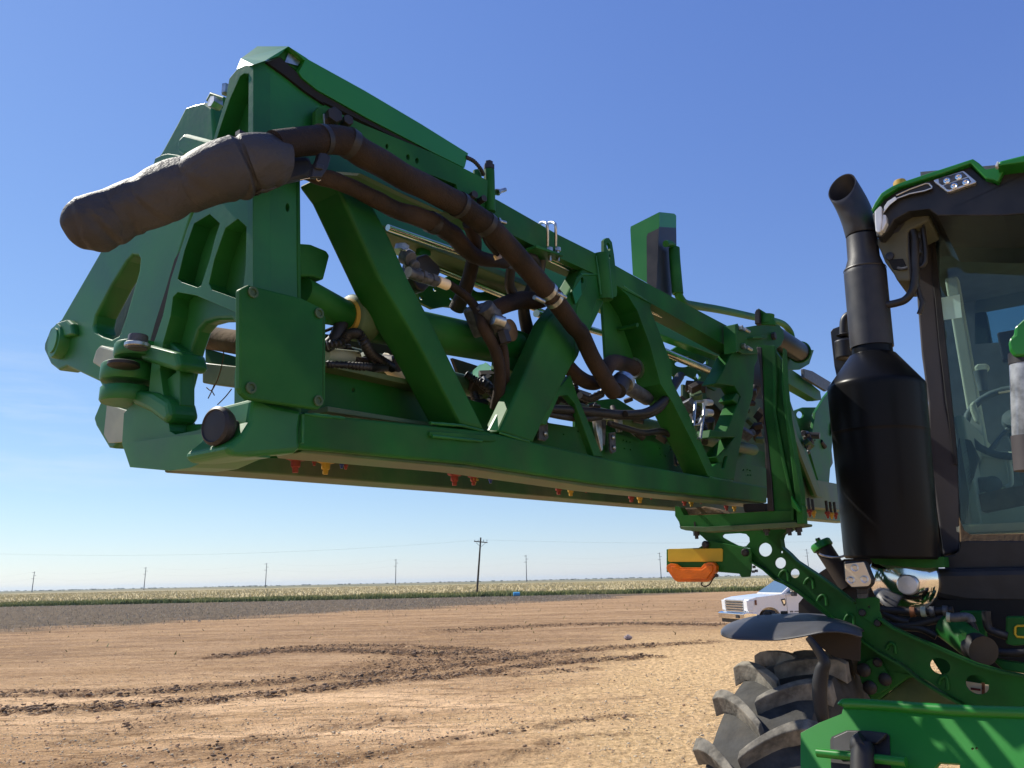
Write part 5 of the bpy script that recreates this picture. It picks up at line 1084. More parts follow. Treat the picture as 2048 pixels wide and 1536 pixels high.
for side in (-1, 1):
    for k in range(NL):
        th0 = 2 * math.pi * (k + (0.5 if side > 0 else 0)) / NL
        mb = MB(); rows = []
        n_ = 9
        for i in range(n_):
            f_ = i / (n_ - 1); wpos = side * (hw_ * (-.12 + 1.14 * f_))
            ang = th0 - 0.17 * math.sin(f_ * 1.45) ; wd = (0.0165 + 0.008 * f_) / WR
            rb = .866 - .03 * max(0, f_ - .75) / .25; rt = .928 - (.014 * max(0, f_ - .85) / .15) - .012 * f_ * f_
            if i == 0: rt -= .004
            cs = []
            for (r, da) in ((rb, -wd * 1.35), (rt, -wd), (rt, wd), (rb, wd * 1.35)):
                aa = ang + da
                # angle measured from the top towards the camera end of the machine
                cs.append(cw + N * wpos + Z * (r * math.cos(aa)) - U * (r * math.sin(aa)))
            rows.append(cs)
        vs = [v for c_ in rows for v in c_]; fs = []
        for i in range(n_ - 1):
            for j in range(4): fs.append((i * 4 + j, i * 4 + (j + 1) % 4, (i + 1) * 4 + (j + 1) % 4, (i + 1) * 4 + j))
        fs += [(0, 3, 2, 1), tuple((n_ - 1) * 4 + j for j in range(4))]
        mb.add(vs, fs)
        # only the lugs towards the camera are separate pieces; all are real geometry
        mb.build('lug', 'lug_rubber', whl, bevel=0.0035, seg=2)
# fender shell: lofted between its near lip and its far edge
lip = X('f 462,300 480,330 560,358 700,368 870,372 1000,374 1130,352 1270,328 1400,292 1560,290 1700,318 1760,345')
rid = X('f 462,290 530,222 640,180 800,145 900,140 1000,138 1120,134 1250,148 1380,160 1520,190 1640,228 1760,290')
rows = []
n_ = len(lip); K = 7
for j in range(K):
    t_ = j / (K - 1); row = []
    for (x0, y0), (x1, y1) in zip(lip, rid):
        a = P(x0, y0, SP(SC - .42)); b = P(x1, y1, SP(SC - .02))
        bul = math.sin(math.pi * t_) * 0.012 * math.sin(math.pi * min(1, max(0, lip.index((x0, y0)) / (n_ - 1))))
        p = a.lerp(b, t_) + Z * bul - U * bul * .8
        row.append(p)
    rows.append(row)
for e in (0.3, 0.6):
    rows.append([P(x1, y1, SP(SC - .02)) + U * e + Z * (.0 - .12 * e * e) for (x1, y1) in rid])
mb = MB(); vs = [p for r_ in rows for p in r_]; fs = []
for j in range(len(rows) - 1):
    for i in range(n_ - 1): fs.append((j * n_ + i, j * n_ + i + 1, (j + 1) * n_ + i + 1, (j + 1) * n_ + i))
mb.add(vs, fs, True); fen = mb.build('fender', 'fender', SPR, label='smooth dark grey fender over the tyre')
so = fen.modifiers.new('thick', 'SOLIDIFY'); so.thickness = 0.012; so.offset = 0
sb = fen.modifiers.new('smooth', 'SUBSURF'); sb.levels = 2; sb.render_levels = 2
MB().tube([P(x, y, SP(SC - .04)) for x, y in X('f 800,152 900,148 1000,152 1115,146 1125,138')], .006, sides=6, sub=3).build('fender_edge', 'black_plastic', fen)
MB().tube([P(x, y, SP(SC - .1)) for x, y in X('f 800,165 1000,168 1200,170 1400,190 1600,240')], .005, sides=6, sub=3).build('fender_edge', 'black_plastic', fen)
for x, y in ((895, 122), (1045, 126)): MB().box(P(*X('f %d,%d' % (x, y))[0], SP(SC)), N * .012, U * .008, Z * .010).build('clip', 'black_plastic', fen, bevel=0.002)
plate('fender_wear_patch', 'f 1260,330 1400,300 1600,300 1740,345 1735,560 1500,520 1440,480', SP(SC - .12), .01, 'tank', fen, bevel=0)
# curved black guard tube beside the wheel
MB().tube([P(x, y, SP(SC - .45)) for x, y in X('f 1260,340 1340,440 1410,560 1390,640 1370,760 1370,900 1390,1050 1410,1150 1440,1300')], [.010, .014, .018, .021, .023, .022, .020, .015, .010], sides=22, sub=6).build('fender_stay', 'black_rubber', SPR)
MB().tube([P(x, y, SP(SC + .1)) for x, y in X('f 1400,330 1500,420 1580,560 1620,760 1650,1000')], .03, sides=18, sub=4).build('brake_hose', 'black_rubber', SPR)
# inner structure behind wheel, coloured near black to paint the shade there
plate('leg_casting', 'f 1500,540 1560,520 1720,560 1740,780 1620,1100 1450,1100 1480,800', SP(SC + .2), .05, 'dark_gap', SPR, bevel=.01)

# ---------------- frame, step panel and under-cab parts
fr = plate('frame_casting', 'e 560,345 630,370 740,460 870,560 1000,620 1180,700 1300,800 1080,700 980,720 900,780 800,850 700,930 660,940 620,870 560,760 520,600', SP(SA + .06), .05, 'paint', SPR, bevel=.006)
plate('bolted_pad', 'e 560,590 640,535 700,530 760,600 830,740 820,800 740,850 640,880 560,760 530,640', SP(SA + .04), .03, 'paint', fr, bevel=.004)
for x, y, r_ in ((585, 640, .024), (640, 800, .024), (710, 570, .016), (780, 725, .022)):
    MB().lathe(P(*X('e %d,%d' % (x, y))[0], SP(SA + .035)), -U, [(r_, 0), (r_, .006), (r_ * .6, .012), (0, .012)], 20).build('bolt', 'black_plastic', fr)
plate('frame_rail', 'e 700,930 900,780 1000,700 1100,690 1300,830 1620,1010 1620,1060 700,1010', SP(SA + .12), .06, 'paint_dirty', SPR, bevel=.004)
plate('frame_rail', 'e 560,330 640,360 650,560 560,600', SP(SA + .14), .05, 'paint', SPR, bevel=.004)
# front step panel leaning back
pc = P(*X('e 900,1100')[0], SP(1.35)); pn = (-U * 0.86 + N * 0.18 + Z * 0.44); PNL = (pc, -pn.normalized())
stp = plate('step_panel', 'e 395,985 400,960 430,950 700,962 1400,1010 2120,1035 2120,1700 1460,1700 1460,1495 1270,1485 1230,1530 1200,1700 5,1700 5,1215 180,1120 380,1040', PNL, 0.012, 'paint_bright', SPR, bevel=.004, label='slanting bright green front panel at the lower right corner',
            holes=[TC('e', circ(1578, 1360, 12)), TC('e', circ(1615, 1355, 12))])
flange_pts = [P(x, y, PNL) for x, y in X('e 395,965 430,950 700,962 1400,1010 2120,1035')]
MB().tube(flange_pts, .014, sides=14, sub=3).build('rolled_edge', 'paint_bright', stp)
bk = plate('latch_recess', 'e 275,1280 290,1250 430,1190 640,1195 790,1215 815,1240 835,1700 290,1700', (pc - PNL[1] * .004, PNL[1]), .003, 'black_plastic', stp, bevel=0)
plate('latch_plate', 'e 300,1255 430,1195 640,1198 790,1218 760,1260 700,1310 500,1290 480,1380 300,1390', (pc - PNL[1] * .02, PNL[1]), .012, 'black_plastic', stp, bevel=.004)
a = P(*X('e 160,1395')[0], (pc - PNL[1] * .03, PNL[1])); b = P(*X('e 970,1480')[0], (pc - PNL[1] * .03, PNL[1]))
MB().cyl(a, b, .011, sides=20).build('latch_rod', 'paint_bright', stp)
q = X('e 575,1700 570,1500 575,1380 560,1330 600,1300 660,1300 690,1340')
MB().tube([P(x, y, (pc - PNL[1] * .04, PNL[1])) for x, y in q[:5]], .028, sides=20, sub=4).build('strap', 'black_rubber', stp)
# tank and filler behind the arm
tnk = plate('fuel_tank', 'd 900,780 1000,660 1090,500 1180,440 1320,375 1500,370 1700,370 2000,380 2000,900 900,900', SP(2.75), .30, 'tank', SPR, bevel=.05, seg=4)
a = P(*X('d 1235,440')[0], SP(2.75)); b = P(*X('d 1115,255')[0], SP(2.75)); ax = (b - a).normalized()
nk = MB().cyl(a - ax * .1, b, .038, sides=32).build('filler_neck', 'tank', SPR)
MB().lathe(b - ax * .005, ax, [(.043, -.008), (.047, -.005), (.047, .018), (.042, .024), (0, .026)], 32).build('filler_cap', 'paint_bright', nk)
MB().hexb(b + ax * .025, ax, .011, .012).build('cap_knob', 'black_plastic', nk)
MB().box(b + ax * .03, ax * .008, N * .005, U * .018).build('cap_knob', 'paint_bright', nk, bevel=.003)
MB().tube([P(x, y, SP(2.66)) for x, y in X('d 1090,325 1130,345 1220,360 1300,352 1340,330')], .005, sides=8, sub=4).build('lanyard', 'zinc', nk)
plate('cab_base', 'c 1320,1200 1400,1190 1450,1150 1460,1070 1540,1060 2200,1060 2200,1250 2200,1700 1330,1700', SP(2.66), .3, 'black_plastic', SPR, bevel=.01)
plate('side_tank', 'c 1150,1310 1330,1310 2200,1290 2200,1660 1400,1640 1200,1600', SP(2.60), .2, 'black_plastic', SPR, bevel=.03, seg=3)
# bright round headlamp reflector
c = P(*X('c 930,1420')[0], SP(2.55))
hl = MB().lathe(c + U * .06, -U, [(.125, -.05), (.135, 0), (.132, .02), (.122, .035), (.095, .050), (.05, .056), (0, .058)], 48).build('lamp_bowl', 'chrome', SPR)
MB().lathe(P(*X('c 985,1460')[0], SP(2.49)), -U, [(.038, -.02), (.038, .006), (.034, .010), (0, .011)], 32).build('lamp_core', 'silver', hl)
plate('lamp_hood', 'c 640,1220 820,1215 1310,1205 1320,1300 1150,1308 900,1290 680,1270', SP(2.50), .12, 'paint', hl, bevel=.003)
# pump and plumbing under the cab
pm = MB().cyl(P(*X('e 1350,240')[0], SP(2.38)), P(*X('e 1620,440')[0], SP(2.30)), .050, sides=32).build('pump', 'paint', SPR, label='round green pump below the cab')
MB().cyl(P(*X('e 1600,430')[0], SP(2.30)), P(*X('e 1680,470')[0], SP(2.26)), .050, sides=32).build('pump_cover', 'black_plastic', pm)
plate('patch', 'e 1445,330 1480,298 1520,298 1518,350 1460,385', SP(2.22), .003, 'paint_bright', pm, bevel=0)
MB().tube([P(x, y, SP(2.22)) for x, y in X('e 1345,155 1400,160 1500,155 1550,165 1565,200')], .015, sides=14, sub=4).build('elbow', 'castgrey', pm)
MB().cyl(P(*X('e 1340,155')[0], SP(2.22)), P(*X('e 1375,160')[0], SP(2.22)), .016).build('collar', 'white_patch', pm)
for spec in ('e 740,90 900,100 1010,108 1170,105 1320,98 1400,95', 'e 900,230 1050,225 1200,190 1340,160', 'e 740,200 900,240 1100,260 1250,330', 'e 760,120 900,180 1000,200', 'e 1560,200 1600,300 1590,420', 'e 1700,100 1720,250 1800,300 1900,330', 'e 1760,470 1900,480 2100,475'):
    MB().tube([P(x, y, SP(2.36)) for x, y in X(spec)], .014, sides=12, sub=5).build('hydraulic_hose', 'black_rubber', SPR)
for x, y, m in ((1030, 110, 'rust'), (1130, 108, 'white_patch'), (1210, 105, 'castgrey'), (1330, 98, 'castgrey')):
    MB().cyl(P(*X('e %d,%d' % (x - 22, y))[0], SP(2.35)), P(*X('e %d,%d' % (x + 22, y))[0], SP(2.35)), .018).build('hose_collar', m, SPR)
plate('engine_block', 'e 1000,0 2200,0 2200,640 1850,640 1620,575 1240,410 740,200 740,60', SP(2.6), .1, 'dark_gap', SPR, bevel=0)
plate('side_frame', 'e 1460,100 1700,100 1700,400 1560,480 1460,300', SP(2.48), .05, 'paint', SPR, bevel=.005)
plate('side_frame', 'e 1880,150 2200,150 2200,400 1960,420 1880,400', SP(2.36), .05, 'paint', SPR, bevel=.005)
MB().tube([P(x, y, SP(2.355)) for x, y in X('e 2120,235 1985,235 1968,250 1965,310 1985,335 2120,345')], .004, sides=8, sub=1).build('gold_outline_mark', 'yellow', SPR)
plate('side_frame', 'e 1740,530 1880,560 2200,600 2200,700 1850,640', SP(2.36), .05, 'paint', SPR, bevel=.005)
dc = plate('warning_decal', 'e 1500,740 1740,780 1740,900 1500,860', SP(2.27), .004, 'cream', SPR, bevel=0)
plate('red_strip', 'e 1660,755 1690,760 1690,880 1660,875', SP(2.267), .002, 'rust', dc, bevel=0)
plate('red_strip', 'e 1560,800 1650,812 1650,832 1560,820', SP(2.267), .002, 'red', dc, bevel=0)
plate('rear_frame', 'e 1180,500 1500,560 1760,690 2200,760 2200,1010 1500,1000', SP(2.30), .03, 'paint', SPR, bevel=.004)

# ---------------- exhaust
SE = 2.52
def zof(x, y): return P(x, y, SP(SE)).z
axb = P(1782, 1110, SP(SE)); 
axt = P(1723, 470, SP(SE)); AXV = (axt - axb).normalized()
def axp(z): return axb + AXV * ((z - axb.z) / AXV.z)
zb, zt = zof(1788, 1118), zof(1757, 772); zc = zof(1748, 708); zn = zof(1746, 698); zp = zof(1742, 690)
kd = dep(P(1770, 900, SP(SE))) / F
RM, RP, RQ = 98 * kd, 41.5 * kd, 31 * kd
muf = MB().lathe(axp(zb), AXV, [(r_ * ((.865 + .075 * min(1, h_ / (zt - zb))) if r_ > RM * .9 else 1), h_) for r_, h_ in [(RM * .96, 0), (RM, .008), (RM, .012), (RM, .03), (RM, (zt - zb) * .4), (RM, (zt - zb) * .70), (RM, (zt - zb) * .719), (RM * 1.004, (zt - zb) * .722), (RM * 1.004, (zt - zb) * .726), (RM, (zt - zb) * .727), (RM, (zt - zb) * .735), (RM, (zt - zb) * .9), (RM, zt - zb - .02), (RM, zt - zb - .006), (RM * .985, zt - zb + .004), (RM * .95, zt - zb + .012), (RP * 1.08, zc - zb - .006), (RP * .94, zc - zb), (RP * .92, zc - zb + .05)]], 72).build('exhaust_muffler', 'shield_paint', SPR, label='fat black exhaust muffler beside the cab')
z1, z2, z3 = zof(1728, 545), zof(1725, 512), zof(1720, 470)
bm_ = MB(); bm_.lathe(axp(zp - .012), AXV, [(RP * .93, .0), (RP, .0), (RP, .006), (RP, .1), (RP * 1.0, z1 - zp - .02), (RP * 1.0, z1 - zp), (RP, z1 - zp + .01), (RQ * 1.02, z2 - zp), (RQ, z3 - zp)], 48)
stk = bm_.build('exhaust_pipe', 'stack_paint', muf)
# turned-out mouth: rings turn from level to nearly upright, open end
vdir = V((ray(1684, 375).x, ray(1684, 375).y, 0)).normalized(); rt_ = V((vdir.y, -vdir.x, 0))
k1 = dep(P(1700, 400, SP(SE))) / F
cs_ = [axp(z3 - .004), P(1716, 440, SP(SE - .006)), P(1703, 408, SP(SE - .022)), P(1684, 375, SP(SE - .055))]
tm = (vdir * .35 + Z * .94).normalized()
mb = MB(); ring_n = 44; NRg = 18; vs = []
for wall in (1.0, .93):
    for i in range(NRg):
        t_ = i / (NRg - 1); kk = t_ * (len(cs_) - 1); j = int(min(kk, len(cs_) - 2)); f_ = kk - j
        p0 = cs_[max(0, j - 1)]; p1 = cs_[j]; p2 = cs_[j + 1]; p3 = cs_[min(len(cs_) - 1, j + 2)]
        c = 0.5 * ((2 * p1) + (p2 - p0) * f_ + (2 * p0 - 5 * p1 + 4 * p2 - p3) * f_ * f_ + (3 * p1 - p0 - 3 * p2 + p3) * f_ ** 3)
        th_ = t_ ** 1.25 * R(68)
        e1 = (rt_ * math.cos(.25 * t_) + Z * math.sin(.25 * t_)).normalized()
        e2 = vdir * math.cos(th_) + (Z + rt_ * .12).normalized() * math.sin(th_)
        A_ = RQ * (1 - t_) + 36 * k1 * t_ + 3 * k1 * math.sin(math.pi * t_); B_ = RQ * (1 - t_) + 27 * k1 * t_ + 2.5 * k1 * math.sin(math.pi * t_)
        for k in range(ring_n):
            a_ = 2 * math.pi * k / ring_n; vs.append(c + (e1 * math.cos(a_) * B_ + e2 * math.sin(a_) * A_) * wall)
fs = []
for wv in range(2):
    b0 = wv * NRg * ring_n
    for i in range(NRg - 1):
        for k in range(ring_n): fs.append((b0 + i * ring_n + k, b0 + i * ring_n + (k + 1) % ring_n, b0 + (i + 1) * ring_n + (k + 1) % ring_n, b0 + (i + 1) * ring_n + k))
for k in range(ring_n):
    a0_ = (NRg - 1) * ring_n; b0_ = NRg * ring_n + (NRg - 1) * ring_n; fs.append((a0_ + k, a0_ + (k + 1) % ring_n, b0_ + (k + 1) % ring_n, b0_ + k))
mb.add(vs, fs, True).build('exhaust_mouth', 'stack_paint', muf)
MB().lathe(axp(z3 + .002), AXV, [(RQ * 1.0, -.006), (RQ * 1.03, -.003), (RQ * 1.03, .003), (RQ, .006)], 40).build('weld_bead', 'stack_paint', muf)
MB().lathe(axp(z1 + .01), AXV, [(RP * .99, -.004), (RP * 1.012, 0), (RP * .99, .005)], 40).build('weld_bead', 'stack_paint', muf)
for x, y in TC('b', [(635, 1000), (1070, 992), (660, 1215)]):
    dirv = (P(x, y, SP(SE - .1)) - axp(0)); zz = P(x, y, SP(SE - RM)).z
    # point on the muffler surface under this pixel
    r_ = ray(x, y); ox, oy = EYE.x - axb.x, EYE.y - axb.y; A_ = r_.x ** 2 + r_.y ** 2; B_ = 2 * (ox * r_.x + oy * r_.y); C_ = ox * ox + oy * oy - (RM * .90) ** 2
    k_ = (-B_ - math.sqrt(max(0, B_ * B_ - 4 * A_ * C_))) / 2 / A_; p = EYE + r_ * k_; nn = V((p.x - axb.x, p.y - axb.y, 0)).normalized()
    MB().lathe(p - nn * .002, nn, [(.009, 0), (.009, .003), (.006, .006), (0, .006)], 16).build('screw', 'black_plastic', muf)

# ---------------- cab
SCB = 2.80
CP = lambda o=0: SP(SCB + o)
cab = plate('cab', 'b 1070,-560 1130,-640 1250,-640 1255,-300 1240,0 1330,950 1450,1480 c 1460,1070 1450,1150 1310,1200 1240,700 1180,300 b 1170,940 1110,500 1070,0 1055,-300', CP(0), 0.07, 'pillar', SPR, bevel=.008, seg=3, label='operator cab with tinted glass at the right edge')
plate('lower_sill', 'c 1450,830 1500,960 1560,1000 2300,990 2300,1075 1460,1075', CP(-.005), .06, 'mud', cab, bevel=.006)
plate('door_seal', 'a 1200,700 1225,690 1250,1000 1310,1536 b 1420,1260 1440,1500 1410,1500 1370,1200 1270,400 1235,0 a 1215,1200', CP(-.012), .02, 'black_rubber', cab, bevel=.002)
gls = MB().prism([P(x, y, CP(-.004)) for x, y in X('a 1215,660 1300,640 2300,380 c 2300,985 1560,1000 1500,985 1470,900 b 1440,1500 1310,700 a 1255,1300')], U * .006).build('windshield', 'cab_glass', cab)
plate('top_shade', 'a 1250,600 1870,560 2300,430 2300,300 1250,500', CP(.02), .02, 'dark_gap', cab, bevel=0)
# interior
def cbox(name, c, ax, ay, az_, m, bev=.01): return MB().box(c, ax, ay, az_).build(name, m, cab, bevel=bev, seg=3)
cpl = P(*X('b 1400,1300')[0], CP())     # corner of the cab, near the pillar
floor_z = P(*X('c 1600,900')[0], CP()).z
roof_z = P(*X('a 1300,700')[0], CP()).z
c0 = V((cpl.x, cpl.y, 0))
def CI(a_, b_, z): return c0 + U * a_ - N * b_ + Z * z      # a: depth into the cab, b: across (to the right), z
H = roof_z - floor_z
cbox('floor', CI(.8, .75, floor_z - .02), U * .8, N * .8, Z * .02, 'beige')
rwp = 'a 1100,200 3300,0 3300,1600 l 1200,1500 150,1500'
rwh = 'l 300,130 310,100 340,70 400,52 600,45 1000,45 1000,330 600,335 400,345 300,352'
plate('rear_wall', rwp, CP(1.3), .02, 'grey_interior', cab, bevel=0, holes=[X(rwh)])
MB().prism([P(x, y, CP(1.31)) for x, y in X(rwh)], U * .005).build('rear_window', 'cab_glass', cab)
cbox('side_wall', CI(.75, .03, floor_z + .22), U * .7, N * .02, Z * .24, 'beige')
cbox('ceiling', CI(.8, .75, roof_z + .05), U * .8, N * .8, Z * .02, 'grey_interior')
cbox('corner_post', CI(1.5, .06, floor_z + H / 2), U * .05, N * .05, Z * H / 2, 'grey_interior')
cbox('corner_post', CI(.75, .03, floor_z + H / 2), U * .04, N * .03, Z * H / 2, 'beige')
cbox('seat_base', CI(.95, .62, floor_z + .30), U * .25, N * .25, Z * .10, 'beige', .05)
cbox('backrest', CI(1.25, .62, floor_z + .75), U * .08, N * .25, Z * .40, 'beige', .06)
cbox('headrest', CI(1.27, .62, floor_z + 1.25), U * .06, N * .15, Z * .10, 'beige', .05)
cbox('armrest', CI(.85, .95, floor_z + .55), U * .25, N * .07, Z * .05, 'beige', .03)
cbox('display', CI(.62, .30, floor_z + .86), U * .02, N * .11, Z * .075, 'black_plastic', .01)
plate('console', 'l 340,960 470,985 495,1010 505,1110 480,1140 300,1105', CP(.30), .12, 'beige', cab, bevel=.02)
MB().tube([P(x, y, CP(.28)) for x, y in X('l 335,958 470,982 490,1000 502,1110 470,1138')], .009, sides=10, sub=3).build('grab_bar', 'beige', cab)
plate('console', 'l 370,930 560,945 560,1060 500,1000', CP(.5), .1, 'beige', cab, bevel=.02)
plate('kick_panel', 'l 320,1290 560,1240 590,1240 590,1370 430,1370 330,1360', CP(.06), .03, 'beige', cab, bevel=.006)
plate('mat', 'l 300,1180 480,1140 600,1120 600,1240 340,1270', CP(.10), .2, 'mud', cab, bevel=.01)
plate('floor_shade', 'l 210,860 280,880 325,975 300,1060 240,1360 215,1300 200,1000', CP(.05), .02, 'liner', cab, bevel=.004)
MB().cyl(P(*X('l 300,1128')[0], CP(.22)), P(*X('l 385,1122')[0], CP(.16)), .032, sides=24).build('grip', 'grey_interior', cab, bevel=.01)
MB().lathe(P(*X('l 400,1122')[0], CP(.15)), -U, [(.035, 0), (.035, .01), (.02, .02), (0, .02)], 24).build('knob', 'grey_interior', cab)
wc = P(*X('l 405,790')[0], CP(.35)); wa = (-U + Z * .55).normalized()
we = wa.orthogonal().normalized(); wf = wa.cross(we)
MB().tube([wc + (we * math.cos(t_ / 24 * 2 * math.pi) + wf * math.sin(t_ / 24 * 2 * math.pi)) * .19 - N * .08 for t_ in range(25)], .016, sides=10, sub=1).build('steering_wheel', 'grey_interior', cab)
MB().lathe(wc - N * .08, wa, [(.05, 0), (.045, .03), (0, .04)], 24).build('wheel_hub', 'grey_interior', cab)
for sgn in (we, -we, wf): MB().tube([wc - N * .08, wc - N * .08 + sgn * .19], .012, sides=8, sub=1).build('wheel_spoke', 'grey_interior', cab)
MB().cyl(wc - N * .08, wc - N * .08 - wa * .5, .04).build('steering_column', 'grey_interior', cab)
plate('lever_head', 'l 295,480 310,460 370,458 382,475 360,505 310,505', CP(.5), .05, 'beige', cab, bevel=.012)
MB().cyl(P(*X('l 330,500')[0], CP(.5)), P(*X('l 350,610')[0], CP(.5)), .03, .02).build('lever', 'grey_interior', cab)
plate('panel_strip', 'l 430,615 510,600 510,610 432,622', CP(.4), .02, 'cream', cab, bevel=.002)
plate('joystick', 'l 270,680 300,660 310,700 330,745 325,790 300,780 275,720', CP(.35), .05, 'beige', cab, bevel=.015)
plate('sticker', 'a 1290,1350 1460,1320 1480,1530 1310,1555', CP(-.007), .002, 'sticker', cab, bevel=0)
MB().lathe(P(*X('a 1290,697')[0], CP(-.006)), -U, [(.012, 0), (.012, .004), (0, .005)], 16).build('glass_stud', 'black_plastic', cab)
cbox('window_frame', CI(1.53, .75, floor_z + .60), U * .02, N * .8, Z * .03, 'grey_interior')
plate('side_panel', '. 1852,860 1893,850 1935,1128 1862,1128', CP(.10), .03, 'black_plastic', cab, bevel=.003)
# roof
SR = SCB - .42
RP_ = lambda o=0: SP(SR + o)
roof = plate('cab_roof', 'a 660,590 680,560 745,450 830,385 900,350 1200,260 1560,150 1680,260 1815,320 1860,210 2300,90 2300,560 1860,600 1260,600 1180,540 1000,560 860,640 800,740 745,800 700,790 685,700', RP_(.03), .6, 'black_plastic', SPR, bevel=.02, seg=3, label='cab roof with a green visor edge')
plate('visor', 'a 650,545 690,470 740,395 790,360 840,330 980,275 1300,170 1580,78 1640,120 1690,168 1705,176 1850,148 2300,20 2300,95 1865,188 1810,292 1770,275 1700,262 1560,122 1300,215 900,342 760,430 700,510 660,560', RP_(0), .30, 'paint_bright', roof, bevel=.008, seg=3)
plate('visor', 'a 1790,150 1820,100 2300,-20 2300,80 1850,140', RP_(-.06), .4, 'paint_bright', roof, bevel=.008, seg=3)
plate('beacon_base', 'a 1780,150 1800,105 1815,100 1805,150', RP_(-.08), .03, 'lens', roof, bevel=.003)
wl_ = plate('roof_work_light', 'a 1220,272 1490,188 1500,192 1612,285 1608,300 1370,382 1345,382 1225,290', RP_(.012), .03, 'silver', roof, bevel=.004)
plate('light_pocket', 'a 1265,262 1485,200 1530,240 1300,318 1270,300', RP_(.009), .004, 'castgrey', roof, bevel=.001)
plate('light_pocket', 'a 1310,325 1540,250 1565,290 1365,360 1340,355', RP_(.009), .004, 'castgrey', roof, bevel=.001)
for x, y in ((1343, 283), (1450, 248), (1410, 330), (1517, 297)):
    MB().lathe(P(*X('a %d,%d' % (x, y))[0], RP_(.010)), -U, [(.012, 0), (.012, .004), (.008, .005), (.004, .002), (0, .003)], 18).build('lens', 'chrome', roof)
plate('side_lamp', 'a 755,575 765,510 800,465 870,420 1150,305 1180,305 1210,335 1205,350 1140,375 900,440 820,490 775,545', RP_(.012), .03, 'black_plastic', roof, bevel=.003)
plate('lamp_glass', 'a 760,580 770,515 800,470 870,425 885,450 820,500 780,550', RP_(.0), .004, 'lens', roof, bevel=.001)
MB().tube([P(x, y, RP_(.008)) for x, y in X('a 880,445 1000,400 1140,372 1205,348 1205,335 1180,308 1150,306 1000,360 880,415')], .003, sides=6, sub=1).build('lamp_trim', 'silver', roof)
plate('corner_lamp', 'a 680,560 735,510 748,520 750,650 735,745 712,755 690,740 683,650', RP_(-.01), .05, 'lens', roof, bevel=.006)
plate('corner_lamp_side', 'a 755,590 785,590 792,660 760,725 740,740 750,650', RP_(-.005), .04, 'lens', roof, bevel=.004)
plate('roof_liner', 'a 705,800 745,800 860,660 1000,580 1180,545 1185,640 985,740 985,900 1005,1195 890,1198 840,1100 775,1020 735,920 705,860', RP_(.10), .25, 'liner', roof, bevel=.01)
plate('vent', 'a 850,740 940,655 960,660 900,745 840,768', RP_(.095), .01, 'black_plastic', roof, bevel=.003)
plate('vent', 'a 800,1000 940,990 985,1090 900,1100 850,1090', RP_(.095), .01, 'dark_gap', roof, bevel=.003)
MB().lathe(P(*X('a 820,972')[0], RP_(.098)), -U, [(.018, 0), (.016, .006), (0, .008)], 20).build('button', 'black_plastic', roof)
MB().tube([P(x, y, RP_(.09)) for x, y in X('a 890,1075 930,1085 985,1075')], .006, sides=8, sub=2).build('handle', 'castgrey', roof)
c = P(*X('a 910,290')[0], RP_(.12)); MB().lathe(c - Z * .01, Z, [(.026, -.01), (.026, .006), (.022, .014), (0, .016)], 28).build('beacon', 'nozzle_yellow', roof)
# mirror arm
mra = MB().tube([P(x, y, SP(SR + .12)) for x, y in X('a 1140,680 1080,675 1020,710 985,760 985,850 990,950 1005,1080 1020,1190')], .010, sides=12, sub=5).build('mirror_arm', 'black_plastic', SPR, label='bent black mirror arm beside the cab pillar')
MB().tube([P(x, y, SP(SR + .12)) for x, y in X('a 1020,730 1045,800 1050,1000 1045,1200 1020,1300 960,1370 880,1400 800,1415 760,1420')], .016, sides=14, sub=5).build('arm_tube', 'black_plastic', mra)
MB().tube([P(x, y, SP(SR + .14)) for x, y in X('a 1120,690 1140,850 1145,1000 1120,1060 1070,1090 1065,1200 1095,1330 1120,1400 1090,1500')], .010, sides=10, sub=5).build('cable', 'black_plastic', mra)
plate('arm_bracket', 'a 1050,720 1120,700 1150,1000 1110,1070 1060,1060', SP(SR + .16), .02, 'castgrey', mra, bevel=.003)
for x, y in ((1075, 810), (1080, 940)): MB().hexb(P(*X('a %d,%d' % (x, y))[0], SP(SR + .155)), -U, .014, .02).build('bolt', 'castgrey', mra)
plate('sun_strip', 'a 1180,560 1240,545 1250,620 1190,720', SP(SR + .2), .02, 'liner', mra, bevel=.003)
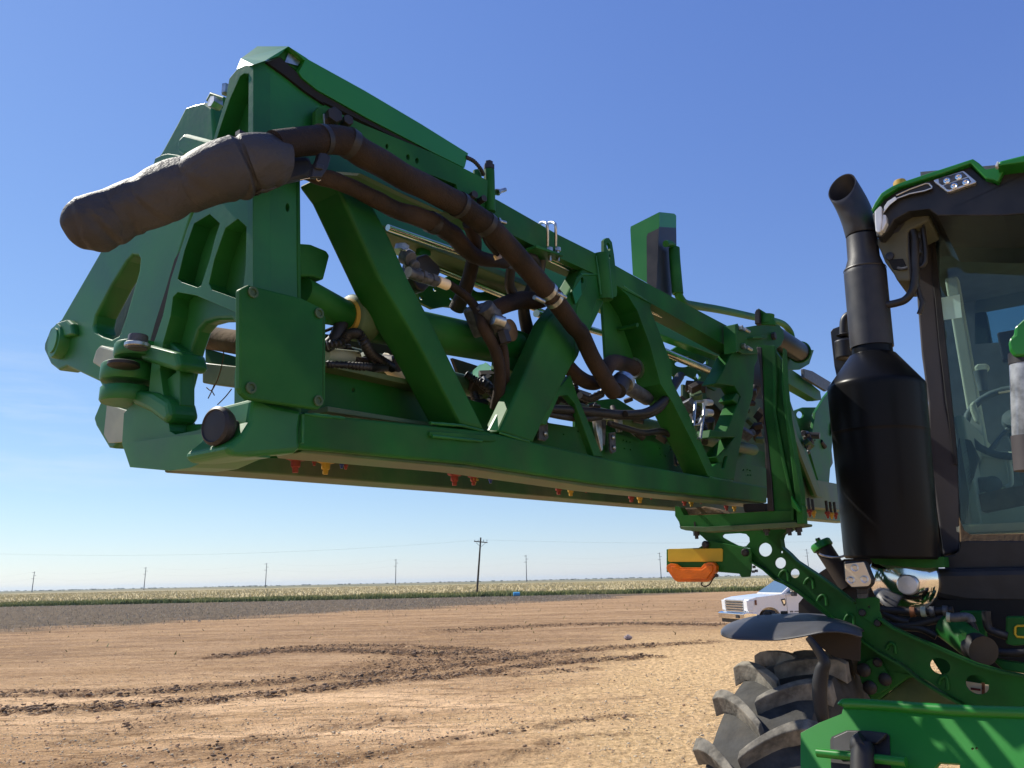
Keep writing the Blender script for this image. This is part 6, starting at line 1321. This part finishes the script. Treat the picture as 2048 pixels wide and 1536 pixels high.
# far mirror behind the exhaust
mir = plate('mirror', 'b 278,290 300,262 380,232 470,210 500,500 420,640 335,705 312,600', SP(SE + .5), .07, 'black_plastic', SPR, bevel=.012, seg=3, label='black side mirror showing left of the exhaust pipe')
MB().tube([P(x, y, SP(SE + .45)) for x, y in X('b 470,130 430,150 402,200 398,320')], .020, sides=14, sub=4).build('mirror_stem', 'black_plastic', mir)
MB().cyl(P(*X('b 400,370')[0], SP(SE + .44)), P(*X('b 415,540')[0], SP(SE + .44)), .044, sides=20).build('mirror_clamp', 'black_plastic', mir, bevel=.008)
MB().lathe(P(*X('b 398,322')[0], SP(SE + .45)), Z, [(.02, -.008), (.034, 0), (.02, .008)], 20).build('mirror_collar', 'black_plastic', mir)
# right edge lamp (green cap over a clear tube)
pc_ = P(*X('b 2060,340')[0], SP(1.9))
ss = plate('sight_gauge_cap', 'b 1905,400 1915,350 1955,320 1958,255 2060,160 2300,100 2300,495 1960,518 1915,460', SP(1.9), .10, 'paint_bright', SPR, bevel=.012, seg=2, label='clear tube with green cap at the right edge')
MB().cyl(P(*X('b 2080,500')[0], SP(1.96)), P(*X('c 2110,120')[0], SP(1.96)), .050, sides=32).build('clear_tube', 'tube_clear', ss)
MB().cyl(P(*X('c 2110,100')[0], SP(1.96)), P(*X('c 2140,420')[0], SP(1.96)), .053, sides=32).build('tube_foot', 'pillar', ss)
MB().cyl(P(*X('b 2078,490')[0], SP(1.96)), P(*X('b 2082,590')[0], SP(1.96)), .052, sides=32).build('tube_band', 'black_plastic', ss)

# ---------------- haze
hz = bpy.data.materials.new('haze'); hz.use_nodes = True; t = hz.node_tree; t.nodes.clear()
o_ = t.nodes.new('ShaderNodeOutputMaterial'); pv = t.nodes.new('ShaderNodeVolumePrincipled'); pv.inputs['Color'].default_value = (0.72, 0.88, 1.0, 1); pv.inputs['Density'].default_value = 0.00008; pv.inputs['Anisotropy'].default_value = 0.2
t.links.new(pv.outputs[0], o_.inputs['Volume'])
mb = MB(); mb.box((0, 0, 16.5), V((9500, 0, 0)), V((0, 9500, 0)), V((0, 0, 18.0)))
ho = mb.build('haze', hz, origin=(0, 0, 16.5)); tag(ho, 'thin blue haze softening the far horizon', 'haze', kind='stuff')
